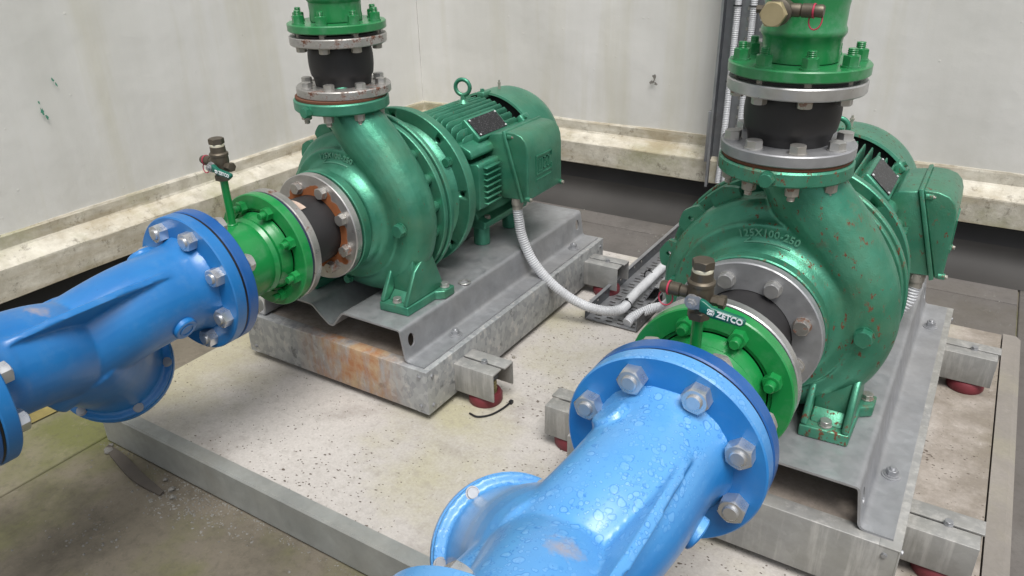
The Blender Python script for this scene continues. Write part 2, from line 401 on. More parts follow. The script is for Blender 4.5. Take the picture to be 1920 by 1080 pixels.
def fused(mb, voxel=.004, smooth=6, factor=.5):
    """union of overlapping solids as one cast body with soft fillets"""
    me = mb.mesh('cast')
    r = evaluated(me, ('REMESH', dict(mode='VOXEL', voxel_size=voxel)), ('SMOOTH', dict(iterations=smooth, factor=factor)))
    r.polygons.foreach_set('use_smooth', [True]*len(r.polygons))
    return r
def cut(me, cutter_mb):
    c = bpy.data.objects.new('cutter', cutter_mb.mesh('cutter')); COL.objects.link(c)
    r = evaluated(me, ('BOOLEAN', dict(operation='DIFFERENCE', object=c, solver='EXACT')))
    bpy.data.objects.remove(c)
    return r
def thing(name, label, cat, loc, group=None):
    o = bpy.data.objects.new(name, None); COL.objects.link(o); o.location = loc
    o.empty_display_size = .05
    o['label'] = label; o['category'] = cat
    if group: o['group'] = group
    o['_o'] = tuple(loc)
    return o
def tag(o, label, cat, group=None):
    o['label'] = label; o['category'] = cat
    if group: o['group'] = group
    return o

# ---- fasteners: head sits on z = 0 and points to +z
def hexring(n, z, fn): return [(fn(2*pi*k/n)*cos(2*pi*k/n), fn(2*pi*k/n)*sin(2*pi*k/n), z) for k in range(n)]
def hex_mb(af, h, z0=0.0, mb=None, dish=False):
    mb = mb or MB(); n = 48; ap = af/2
    def hr(a): return ap/cos((a % (pi/3)) - pi/6)
    rc = ap*.97
    def lim(a): return min(hr(a), rc)
    vs = hexring(n, z0, hr)
    top = [(x, y, z0 + h - (hr(2*pi*k/n) - rc)*.55) for k, (x, y, _) in enumerate(hexring(n, 0, hr))]
    cap = hexring(n, z0 + h, lim)
    def band(a, b): mb.add(a + b, [(k, (k+1) % n, n + (k+1) % n, n + k) for k in range(n)])
    band(vs, top); band(top, cap)
    if dish:
        c2 = hexring(n, z0 + h - .0012, lambda a: rc*.93); band(cap, c2); mb.add(c2, [list(range(n))])
    else: mb.add(cap, [list(range(n))])
    mb.add(vs, [list(range(n))[::-1]])
    return mb
def stub_mb(mb, r, z0, z1, threads=0):
    pr = [(r, z0)]
    if threads:
        dz = (z1 - z0 - .001)/threads
        for i in range(threads): pr += [(r, z0 + i*dz + dz*.3), (r*.88, z0 + i*dz + dz*.65), (r, z0 + (i+1)*dz)]
    pr += [(r, z1 - .001), (r*.86, z1), (1e-5, z1)]
    return mb.lathe(pr, 20, 'z', smooth=True)
FAST = {}
def fast(key):
    if key in FAST: return FAST[key]
    kind, af, h, mat = key[:4]; mb = MB()
    if kind == 'head':                     # hex bolt head with washer face
        mb.lathe([(1e-5, 0), (af*.62, 0), (af*.62, .0022), (1e-5, .0022)], 24)
        hex_mb(af, h, .0022, mb)
        mb.cyl(af*.33, -key[4], .001, 16)
    elif kind == 'nut':                    # nut with stub of thread
        if key[5]: mb.lathe([(1e-5, 0), (af*.64, 0), (af*.64, .003), (1e-5, .003)], 24)
        hex_mb(af, h, .003 if key[5] else 0.0, mb)
        stub_mb(mb, af*.32, h, h + .003 + key[4], key[5])
    elif kind == 'anchor':                 # floor bolt: washers, nut, thread
        mb.lathe([(1e-5, 0), (af*.95, 0), (af*.95, .002), (af*.75, .0025), (af*.75, .0045), (1e-5, .0045)], 28)
        hex_mb(af, h, .0045, mb); stub_mb(mb, af*.3, h, h + .003 + key[4], 4)
    me = mb.mesh('bolt'); me.materials.append(M[mat]); FAST[key] = me
    return me
AXQ = {'z': (0, 0, 0), '-z': (pi, 0, 0), 'y': (-pi/2, 0, 0), '-y': (pi/2, 0, 0), 'x': (0, pi/2, 0), '-x': (0, -pi/2, 0)}
def bolt(parent, key, loc, ax, name='bolt'):
    q = Euler(AXQ[ax]).to_matrix() @ Matrix.Rotation(random.uniform(0, pi/3), 3, 'Z')
    return link(name, fast(key), parent, loc, q)
def bolt_circle(parent, key, ctr, pcd, n, ax, t, phase=.5, name='bolt', wob=0):
    for k in range(n):
        a = 2*pi*(k + phase)/n
        if ax in ('y', '-y'): p = (ctr[0] + pcd/2*cos(a), t, ctr[2] + pcd/2*sin(a))
        else: p = (ctr[0] + pcd/2*cos(a), ctr[1] + pcd/2*sin(a), t)
        bolt(parent, key, p, ax, name)
def holes_mb(ctr, pcd, n, r, t0, t1, axis='y', phase=.5):
    mb = MB()
    for k in range(n):
        a = 2*pi*(k + phase)/n
        if axis == 'y': mb.cyl(r, t0, t1, 16, 'y', ctr=(ctr[0] + pcd/2*cos(a), 0, ctr[2] + pcd/2*sin(a)))
        else: mb.cyl(r, t0, t1, 16, 'z', ctr=(ctr[0] + pcd/2*cos(a), ctr[1] + pcd/2*sin(a), 0))
    return mb
def text_mesh(s, size, depth=.001, spacing=1.0, offset=0.0):
    cu = bpy.data.curves.new('lettering', 'FONT'); cu.body = s; cu.size = size; cu.extrude = depth; cu.align_x = 'CENTER'; cu.align_y = 'CENTER'
    cu.space_character = spacing; cu.offset = offset; cu.resolution_u = 3
    o = bpy.data.objects.new('work', cu); COL.objects.link(o)
    dg = bpy.context.evaluated_depsgraph_get(); dg.update()
    me = bpy.data.meshes.new_from_object(o.evaluated_get(dg), depsgraph=dg)
    bpy.data.objects.remove(o)
    return me
def catmull(pts, k=8):
    P = [Vector(p) for p in pts]; P = [P[0]*2 - P[1]] + P + [P[-1]*2 - P[-2]]; out = []
    for i in range(1, len(P) - 2):
        for j in range(k):
            t = j/k; a, b, c, d = P[i-1], P[i], P[i+1], P[i+2]
            out.append(.5*((2*b) + (c - a)*t + (2*a - 5*b + 4*c - d)*t*t + (3*b - a - 3*c + d)*t**3))
    out.append(P[-2]); return out

# ------------------------------------------------------------------ key positions (metres, plinth top is z = 0)
XL, XR = -1.2747, -.2726
AX = .433                      # pump shaft height
ZT = .221                      # top of folded mounting plate

# ================================================================== SETTING
fl = MB(); 
def grid(x0, x1, y0, y1, z): return MB().add([(x0, y0, z), (x1, y0, z), (x1, y1, z), (x0, y1, z)], [(0, 1, 2, 3)])
o = build('ground', grid(-40, 40, -40, 60, -.094), 'floor'); o['kind'] = 'structure'
# floor slabs with open joints
def sheet(name, x0, x1, y0, y1, mat, z0=-.12, z=-.088, label=None):
    o = build(name, MB().box(x0, x1, y0, y1, z0, z), mat, bevel=.004); o['kind'] = 'structure'; return o
sheet('floor', -1.718, 1.6, -1.6, .776, 'floor')
sheet('floor', -2.6, -1.7255, -1.6, 3.0, 'floor')
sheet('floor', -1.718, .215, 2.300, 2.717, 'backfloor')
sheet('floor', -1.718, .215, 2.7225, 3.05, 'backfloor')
sheet('floor', .2185, 1.6, .780, 3.05, 'backfloor')  # darker concrete puts the right-hand shade into this piece's colour

# plinth
pl = thing('concrete_plinth', 'low pale concrete plinth under both pumps, edged with a galvanised angle', 'plinth', (-.75, 1.5, -.09))
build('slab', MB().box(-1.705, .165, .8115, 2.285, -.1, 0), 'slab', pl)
k = MB().prism([(.7765, -.088), (.7765, -.003), (.7805, .0015), (.8105, .0015), (.8105, -.003), (.7815, -.003), (.7815, -.088)], -1.706, .21, 'x')
build('kerb_angle', k, 'kerbgalv', pl)
rim = MB().prism([(.168, -.088), (.168, .003), (.2, .003), (.212, -.006), (.216, -.088)], .812, 2.287, 'y')
build('side_rim', rim, 'rim', pl)
build('back_rim', MB().prism([(2.2875, -.088), (2.2875, -.012), (2.297, -.016), (2.299, -.088)], -1.706, .166, 'x'), 'rim', pl)

# walls (panel above, stepped ledge, black upstand below)
ZTR, ZL1, ZL2 = .26, .180, .088
WX, BY = -2.394, 2.997
def wall_profile(s, d):        # (distance into room, z)
    return d
wl = thing('wall', 'pale weathered painted wall on the left, streaked, with a stepped mossy ledge', 'wall', (WX, 1.0, -.09))
wb = thing('wall', 'pale painted wall behind the motors with cable tray fixed to it', 'wall', (-.5, BY, -.09))
def wavy(axis, fixed, a0, a1, z0, z1, n, m, amp, sgn):
    mb = MB(); vs = []
    for j in range(m + 1):
        for i in range(n + 1):
            t = a0 + (a1 - a0)*i/n; z = z0 + (z1 - z0)*j/m
            d = fixed + sgn*amp*(noise.noise(Vector((t*2.2, z*1.4, fixed))) + .4*noise.noise(Vector((t*7, z*5, 3))))
            vs.append((d, t, z) if axis == 'y' else (t, d, z))
    fs = [(j*(n+1)+i, j*(n+1)+i+1, (j+1)*(n+1)+i+1, (j+1)*(n+1)+i) for j in range(m) for i in range(n)]
    return mb.add(vs, fs, True)
build('wall_panel', wavy('y', WX, -3.2, BY, ZTR, 3.2, 120, 60, .006, 1), 'wall', wl, (0, 0, 0))
build('wall_panel', wavy('x', BY, WX, 2.6, ZTR, 3.2, 120, 60, .006, -1), 'wall', wb)
# stepped trim: lip, sloping shelf, ledge front
def trim(axis, base, sg, a0, a1):
    prof = [(-.02, ZTR + .004), (.006, ZTR + .004), (.010, ZTR - .002), (.011, ZTR - .038), (.016, ZTR - .044), (.040, ZTR - .056), (.068, ZL1 + .004), (.070, ZL1), (.070, ZL2 + .004), (.064, ZL2), (-.02, ZL2)]
    n = 60; mb = MB(); vs = []
    for i in range(n + 1):
        t = a0 + (a1 - a0)*i/n
        for q, (dd, z) in enumerate(prof):
            w = .0025*noise.noise(Vector((t*5, q*1.7, base))); d = base + sg*(dd + w)
            vs.append((d, t, z + w) if axis == 'y' else (t, d, z + w))
    m = len(prof); fs = [(i*m + q, i*m + q + 1, (i+1)*m + q + 1, (i+1)*m + q) for i in range(n) for q in range(m - 1)]
    return mb.add(vs, fs, False)
build('ledge', trim('y', WX, 1, -3.2, BY + .005), 'ledge', wl)
build('ledge', trim('x', BY, -1, WX - .005, 2.6), 'ledge', wb)
build('upstand', MB().box(WX - .03, WX + .035, -3.2, BY - .03, -.1, ZL2 + .01), 'skirt', wl)
def cove(axis, base, sg, a0, a1, nm, par):
    pr = [(base + sg*.030, .085), (base + sg*.036, .0)]
    for i in range(9): q = i/8*pi/2; pr.append((base + sg*(.036 + .12*(1 - cos(q))), -.0875 + .0855*(1 - sin(q))))
    pr.append((base + sg*.02, -.0875)); m = MB().prism(pr, a0, a1, 'y' if axis == 'y' else 'x', smooth=True)
    build(nm, m, 'cove', par)
cove('y', WX, 1, -3.2, BY - .16, 'cove', wl); cove('x', BY, -1, WX + .16, 2.6, 'cove', wb)
build('upstand', MB().box(WX + .037, 2.6, BY - .035, BY + .03, -.1, ZL2 + .01), 'skirt', wb)
def blot(parent, name, mat, c, size, axis, elong=2.5, n=18, tilt=0):
    vs = []
    for i in range(n):
        a = 2*pi*i/n; r = size*(.45 + .75*random.random()); u = r*cos(a); v = r*elong*sin(a)
        u, v = u*cos(tilt) - v*sin(tilt), u*sin(tilt) + v*cos(tilt)
        vs.append((0, u, v) if axis == 'x' else (u, 0, v))
    build(name, MB().add(vs, [list(range(n))]), mat, parent, c)
for (y, z, s) in ((1.237, .667, .004), (1.183, .583, .006), (1.192, .565, .004), (1.245, .652, .003), (1.180, .61, .003)):
    blot(wl, 'paint_smudge', 'smudge_green', (WX + .010, y, z), s, 'x', 2.2, tilt=.3)
for (x, z, s, t) in ((-1.185, .475, .008, .2), (-1.195, .455, .007, -.9), (-1.178, .452, .006, .5)):
    blot(wb, 'bare_patch', 'smudge_grey', (x, BY - .010, z), s, 'y', 2, tilt=t)

# ================================================================== INERTIA BASES
def bracket(parent, x0, x1, y0, y1, label=None):
    """pair of angles carrying a spring mount; x0 is the welded end"""
    z0, z1 = .030, .106; ym = (y0 + y1)/2; t = .005; gp = .003
    for s, ya, yb, zb in ((-1, y0, ym - gp, z0), (1, ym + gp, y1, z0 + .012)):
        xb = x1 if s < 0 else x1 + (.006 if x1 > x0 else -.006)
        lo, hi = min(x0, xb), max(x0, xb); mb = MB()
        if s < 0: poly = [(ya, zb), (ya, z1), (yb, z1), (yb, z1 - t), (ya + t, z1 - t), (ya + t, zb)]
        else: poly = [(ya, z1), (yb, z1), (yb, zb), (yb - t, zb), (yb - t, z1 - t), (ya, z1 - t)]
        mb.prism(poly, lo, hi, 'x')
        build('bracket_angle', mb, 'frame', parent, bevel=.0012)
    xc = (x0 + x1)/2 + (.006 if x1 > x0 else -.006)
    bolt(parent, ('head', .013, .006, 'zinc_dull', .01), (xc, ym, z1), 'z')
    m = build('spring_mount', MB().lathe([(1e-5, 0), (.040, 0), (.042, .004), (.042, .020), (.038, .027), (.030, .029), (.028, .022), (1e-5, .022)], 40), 'cup', parent, (xc, ym, 0))
    m['_o'] = (xc, ym, 0)
    h = [(.026*cos(a*.35), .026*sin(a*.35), .024 + a*.00048) for a in range(0, 90)]
    link('spring', MB().tube(h, .003, 8).mesh('spring'), m, (xc, ym, 0), mat='spring')
    link('mount_cap', MB().cyl(.033, .068, .1, 28, c=.002).mesh('mount_cap'), m, (xc, ym, 0), mat='dark_metal')
def base(x, y0, y1, xr, label, mat):
    hw = .306; t = thing('inertia_base', label, 'pump base', (x, y0, .02), 'steel framed bases under the pumps')
    zb, zt = .020, .136
    fr = MB(); lip = .034
    def ch(a, b, axis, c0, sg):   # channel with top lip, web at c0, lip towards sg
        zb, zt = (.0194, .1366) if axis == 'y' else (.020, .136)
        poly = [(c0, zb), (c0, zt), (c0 + sg*lip, zt), (c0 + sg*lip, zt - .004), (c0 + sg*.004, zt - .004), (c0 + sg*.004, zb + .004), (c0 + sg*lip, zb + .004), (c0 + sg*lip, zb)]
        return MB().prism(poly, a, b, axis)
    def shift(mb): mb.v = [(p[0] - x, p[1] - y0, p[2] - .02) for p in mb.v]; return mb
    build('front_channel', shift(ch(x - hw, x + hw, 'x', y0, 1)), mat, t, (x, y0, .02), bevel=.0015)
    build('back_channel', shift(ch(x - hw, x + hw, 'x', y1, -1)), mat, t, (x, y0, .02))
    for sg in (-1, 1):
        c0 = x + sg*(hw + .0005); zt = .1366; zb = .0194
        build('side_channel', shift(ch(y0 - .0005, y1 + .0005, 'y', c0, -sg)), mat, t, (x, y0, .02), bevel=.0015)
    build('concrete_infill', MB().box(x - hw + .005, x + hw - .005, y0 + .005, y1 - .005, zb + .002, zt - .0045), 'infill', t)
    for (dx, dz) in ((hw - .022, .038), (hw - .022, .118), (-hw + .022, .038), (-hw + .022, .118)):
        bolt(t, ('head', .008, .0015, 'zinc_dull', .002), (x + dx, y0, dz), '-y', 'rivet')
    for (dy, dz) in ((.020, .038), (.020, .118), (y1 - y0 - .02, .115)):
        bolt(t, ('head', .008, .0015, 'zinc_dull', .002), (x + hw + .0005, y0 + dy, dz), 'x', 'rivet')
    for (ya, yb) in ((y0 + .106, y0 + .188), (y0 + .80, y0 + .875)):
        bracket(t, x + hw, x + hw + .113, ya, yb)
        bracket(t, x - hw, x - hw - .113, ya, yb)
    # folded mounting plate
    yr = y0 + .012 if x < -1 else y0 + .018
    P = [(-.292, .1405), (-.240, .1405), (-.228, ZT), (-.052, ZT), (-.030, .200), (-.002, .178), (.012, .178), (.046, ZT), (.228, ZT), (.240, .1405), (.292, .1405)]
    # rounded polyline then thickness
    Q = []
    for i, p in enumerate(P):
        if 0 < i < len(P) - 1:
            a, b, c = Vector(P[i-1]), Vector(p), Vector(P[i+1]); ra = min(.010, (a-b).length*.45, (c-b).length*.45)
            s0 = b + (a-b).normalized()*ra; s1 = b + (c-b).normalized()*ra
            for q in range(5):
                u = q/4; Q.append(s0*(1-u)**2 + b*2*u*(1-u) + s1*u*u)
        else: Q.append(Vector(p))
    th = .0045; top = []; bot = []
    for i, p in enumerate(Q):
        d = (Q[min(i+1, len(Q)-1)] - Q[max(i-1, 0)]).normalized(); nrm = Vector((-d.y, d.x))
        top.append(p); bot.append(p - nrm*th)
    n = len(Q); ys = [yr, y1 - .012]
    vs = [(p.x, y, p.y) for y in ys for p in top] + [(p.x, y, p.y) for y in ys for p in bot]
    fs = []
    for i in range(n-1):
        fs += [(i, i+1, n+i+1, n+i), (2*n+i, 3*n+i, 3*n+i+1, 2*n+i+1), (i, 2*n+i, 2*n+i+1, i+1), (n+i, n+i+1, 3*n+i+1, 3*n+i)]
    fs += [(0, n, 3*n, 2*n), (n-1, 3*n-1, 0, 0)][:1] + [(n-1, 3*n-1, 4*n-1, 2*n-1)]
    me = MB().add([(v[0], v[1] - yr, v[2]) for v in vs], fs, True).mesh('mounting_plate')
    cu = MB()
    for yy in (.032, y1 - .012 - yr - .032):
        for sx in (-1, 1):
            cu.add(*oval(sx*.25, sx*.2, yy, .183, .012, .017))
    me = cut(me, cu)
    build('mounting_plate', me, 'galv', t, (x, yr, 0))
    for yy in ((y0 + .175, y0 + .806) if x < -1 else (y0 + .189, y0 + .838)):
        for sx in (-1, 1): bolt(t, ('anchor', .018, .010, 'zinc_dull', .006), (x + sx*.265, yy, .1405), 'z', 'anchor_bolt')
    return t
def oval(xa, xb, y, z, ry, rz):
    n = 20; vs = [(xx, y + ry*cos(2*pi*k/n), z + rz*sin(2*pi*k/n)) for xx in (xa, xb) for k in range(n)]
    fs = [(k, (k+1) % n, n + (k+1) % n, n + k) for k in range(n)] + [list(range(n))[::-1], list(range(n, 2*n))]
    return vs, fs
base(XL, 1.151, 2.086, 0, 'galvanised base with rust weeping down its front face, concrete filled, on red mounts', 'frame_rusty')
base(XR, 1.109, 2.090, 0, 'galvanised base without rust streaks, against the plinth side rim', 'frame')

# ================================================================== PUMPS
def pump(x, dy, mat, label, rusty, dz=0, fx=0):
    O = Vector((x, dy, 0)); t = thing('centrifugal_pump', label, 'pump', (x, 1.30 + dy, ZT), 'green pumps on galvanised bases')
    def L(p): return (x + p[0], p[1] + dy, p[2])
    # ---- casing: scroll + dome + nozzle fused into one cast body
    mb = MB()
    pts = [(.0, 1.296, .300), (.012, 1.297, .262), (.050, 1.302, .205), (.104, 1.310, .138), (.150, 1.314, .062), (.164, 1.316, -.02), (.142, 1.314, -.098), (.082, 1.31, -.146), (.0, 1.31, -.158), (-.080, 1.31, -.136), (-.132, 1.31, -.080), (-.152, 1.31, -.01), (-.142, 1.31, .062), (-.105, 1.31, .115), (-.05, 1.31, .14)]
    rad = [.056, .058, .063, .062, .060, .058, .054, .050, .044, .042, .039, .037, .036, .034, .03]
    P = catmull([(a, b, AX + c - .02*(0)) for a, b, c in pts], 6); rr = catmull([(r, 0, 0) for r in rad], 6)
    mb.tube(P, [q.x for q in rr], 28)
    mb2 = MB()
    dome = [(1e-5, 1.208), (.088, 1.208), (.090, 1.222), (.103, 1.225), (.115, 1.228), (.124, 1.238), (.131, 1.250), (.140, 1.2555), (.1615, 1.2555), (.1640, 1.2600), (.1655, 1.270), (.174, 1.277), (.188, 1.285), (.1955, 1.297), (.1955, 1.346), (1e-5, 1.346)]
    mb.lathe(dome, 72, 'y', ctr=(0, 0, AX))
    # short reinforcing webs under the discharge flange
    mb.prism([(.030, .69), (.085, .69), (.100, .60), (.060, .58)], 1.325, 1.345, 'y')
    cast = fused(mb, .0031, 3, .5)
    cast_o = link('casing', cast, t, L((0, 0, 0)), mat=mat)
    cast_o['_o'] = tuple(L((0, 0, 0)))
    # raised foot plates
    for s in (-1, 1):
        xa, xb = (.108, .192) if s > 0 else (-.192, -.108)
        xa += fx; xb += fx
        fm = MB().prism([(xa, 1.220), (xb, 1.226), (xb + .002, 1.33), (xb + (.022 if s > 0 else 0), 1.345), (xb + (.022 if s > 0 else 0), 1.385), (xa - (.022 if s < 0 else 0), 1.39), (xa, 1.30)], ZT + .0005, ZT + .0235, 'z')
        build('foot', fm, 'pump_flaky' if rusty else mat, t, L((0, 0, 0)), bevel=.003)
        pr_ = MB(); rib = [(1.2225, ZT + .0238), (1.2225, ZT + .029), (1.266, .322), (1.300, .345), (1.335, .345), (1.374, ZT + .0238)]
        pr_.prism(rib, xa + .001, xa + .013, 'x'); pr_.prism([(a_ + (.003 if a_ < 1.23 else 0), b_) for a_, b_ in rib], xb - .014, xb - .002, 'x')
        pr_.prism([(1.264, ZT + .024), (1.264, .29), (1.276, .352), (1.305, .352), (1.305, ZT + .024)], xa + .0131, xb - .0141, 'x')
        pr_.prism([(1.240, ZT + .0239), (1.2635, ZT + .045), (1.2635, ZT + .0239)], xa + .0132, xb - .0142, 'x')
        build('pedestal', pr_, mat, t, L((0, 0, 0)), bevel=.0035, seg=2)
        bolt(t, ('head', .019, .009, 'bolt', .002), L((s*.149 + fx, 1.240, ZT + .024)), 'z')
        bolt(t, ('head', .019, .009, 'bolt', .002), L((s*.198 + fx, 1.366, ZT + .024)), 'z')
    # cast lettering and arrow on an arc
    tm = text_mesh('125X100-250', .0182, .0020, 1.06, .0003)
    RR = .1475
    for v in tm.vertices:
        a = v.co.x/RR; r = RR + v.co.y; v.co = (r*sin(a), 1.2535 - v.co.z, AX + r*cos(a))
    link('size_lettering', tm, cast_o, L((0, 0, 0)), mat='letter')
    arr = MB(); arc = []
    for i in range(13): a = -.30 + .60*i/12; arc.append((.1320*sin(a), 1.2500, AX + .1325*cos(a)))
    arr.tube(arc, .0022, 8)
    for e in (-1,):
        p = Vector(arc[0]); q = Vector(arc[1]); d = (q - p).normalized(); nn = Vector((-d.z, 0, d.x))
        arr.tube([p, p + d*.012 + nn*.007], .0016, 8); arr.tube([p, p + d*.012 - nn*.007], .0016, 8)
    build('rotation_arrow', arr, 'letter', cast_o, L((0, 0, 0)))
    # suction flange
    sf = MB().ring(.06, .1285, 1.188, 1.212, 72, 'y', .002)
    build('suction_flange', sf, mat, t, L((0, 0, AX)))
    build('rust_seam', MB().ring(.06, .118, 1.1825, 1.1878, 48, 'y', .0005), 'rust', t, L((0, 0, AX)))
    for k in range(8):
        a = 2*pi*(k + .5)/8
        bolt(t, ('nut', .022, .016, 'bolt_old' if rusty else 'bolt', .008, 3), L((.099*cos(a), 1.212, AX + .099*sin(a))), 'y')
    # discharge flange
    fm_ = 'pump_flaky' if rusty else mat
    build('discharge_flange', MB().ring(.045, .1085, .684, .709, 72, 'z', .003), fm_, t, L((0, 1.296, dz)))
    build('rust_seam', MB().ring(.045, .104, .7095, .7150, 48, 'z', .0005), 'rust', t, L((0, 1.296, dz)))
    for k in range(8):
        a = 2*pi*(k + .5)/8
        bolt(t, ('nut', .020, .014, 'bolt_old', .009, 3), L((.089*cos(a), 1.296 + .089*sin(a), .684 + dz)), '-z')
    # plugs
    bolt(t, ('head', .021, .013, mat, .02), L((.0, 1.1885, .697)), '-y', 'plug')
    bolt(t, ('head', .028, .014, mat, .03), L((.176, 1.258, AX - .005)), '-y', 'plug')
    bolt(t, ('head', .026, .012, mat, .03), L((-.160, 1.272, AX + .012)), '-y', 'plug')
    bolt(t, ('head', .019, .011, mat, .03), L((-.01, 1.262, AX - .172)), '-y', 'plug')
    # back plates with lobes and bosses
    bp = MB().ring(.10, .216, 1.376, 1.391, 80, 'y', .002); 
    build('casing_cover', bp, mat, t, L((0, 0, AX)))
    lob = MB()
    for a in (1.15, .80, .45, .10, -.25, -.60, -.95, 2.1, 2.6, 3.1):
        ca, sa = cos(a), sin(a)
        lob.lathe([(1e-5, 1.330), (.017, 1.330), (.016, 1.352), (.013, 1.3755), (1e-5, 1.3755)], 20, 'y', ctr=(.190*ca, 0, .190*sa))
    lob.lathe([(.185, 1.345), (.178, 1.350), (.178, 1.3755)], 72, 'y')
    build('cover_boss', lob, mat, t, L((0, 0, AX)))
    ear = MB()
    for a in (2.48, 2.92, 2.08):
        ca, sa = cos(a), sin(a); pts_ = []
        for k in range(13):
            b = a - .13 + .26*k/12; r_ = .212 + .011*(1 - abs(k - 6)/6)**.7; pts_.append((r_*cos(b), r_*sin(b)))
        for k in range(12, -1, -1):
            b = a - .16 + .32*k/12; pts_.append((.17*cos(b), .17*sin(b)))
        ear.prism(pts_, 1.318, 1.330, 'y')
    em = cut(ear.mesh('casing_ear'), MB().cyl(.0055, 1.30, 1.34, 14, 'y', ctr=(.203*cos(2.48), 0, .203*sin(2.48))).cyl(.0055, 1.30, 1.34, 14, 'y', ctr=(.203*cos(2.92), 0, .203*sin(2.92))))
    build('casing_ear', em, mat, t, L((0, 0, AX)))
    build('lantern_ring', MB().ring(.10, .2215, 1.394, 1.409, 80, 'y', .0025), mat, t, L((0, 0, AX)))
    # lantern bracket with side windows
    lan = MB().lathe([(.120, 1.4095), (.192, 1.4095), (.186, 1.414), (.170, 1.420), (.164, 1.43), (.164, 1.445), (.166, 1.465), (.176, 1.479), (.182, 1.484), (.120, 1.484)], 72, 'y', closed=True)
    wm = MB()
    for a in (.15, .15 + pi):
        ca, sa = cos(a), sin(a)
        wm.box(.09, .2, 1.408, 1.455, -.06, .06, Matrix.Rotation(-a, 4, 'Y'))
    wm = MB().box(.12, .2, 1.424, 1.462, -.030, .030, Matrix.Rotation(-.15, 4, 'Y'))
    lme = cut(lan.mesh('lantern'), wm)
    build('lantern', lme, mat, t, L((0, 0, AX)))
    build('shaft_guard', MB().lathe([(.157, 1.411), (.157, 1.480)], 60, 'y'), 'guard', t, L((0, 0, AX)))
    lf = MB().ring(.10, .214, 1.485, 1.503, 88, 'y', .002).mesh('f')
    lf = cut(lf, holes_mb((0, 0, 0), .382, 8, .0085, 1.47, 1.51, 'y', .1))
    build('lantern_flange', lf, mat, t, L((0, 0, AX)))
    for k in range(4):
        a = .55 + k*pi/2; bolt(t, ('head', .022, .011, mat, .004), L((.180*cos(a), 1.485, AX + .180*sin(a))), '-y')
    return t
pump(XL, .0, 'pump', 'green pump with clean shiny enamel, behind the rust-stained suction ring', False, .0045, .012)
pump(XR, 0, 'pump_rusty', 'green pump speckled with rust spots, behind the clean zinc suction ring', True, 0, -.004)

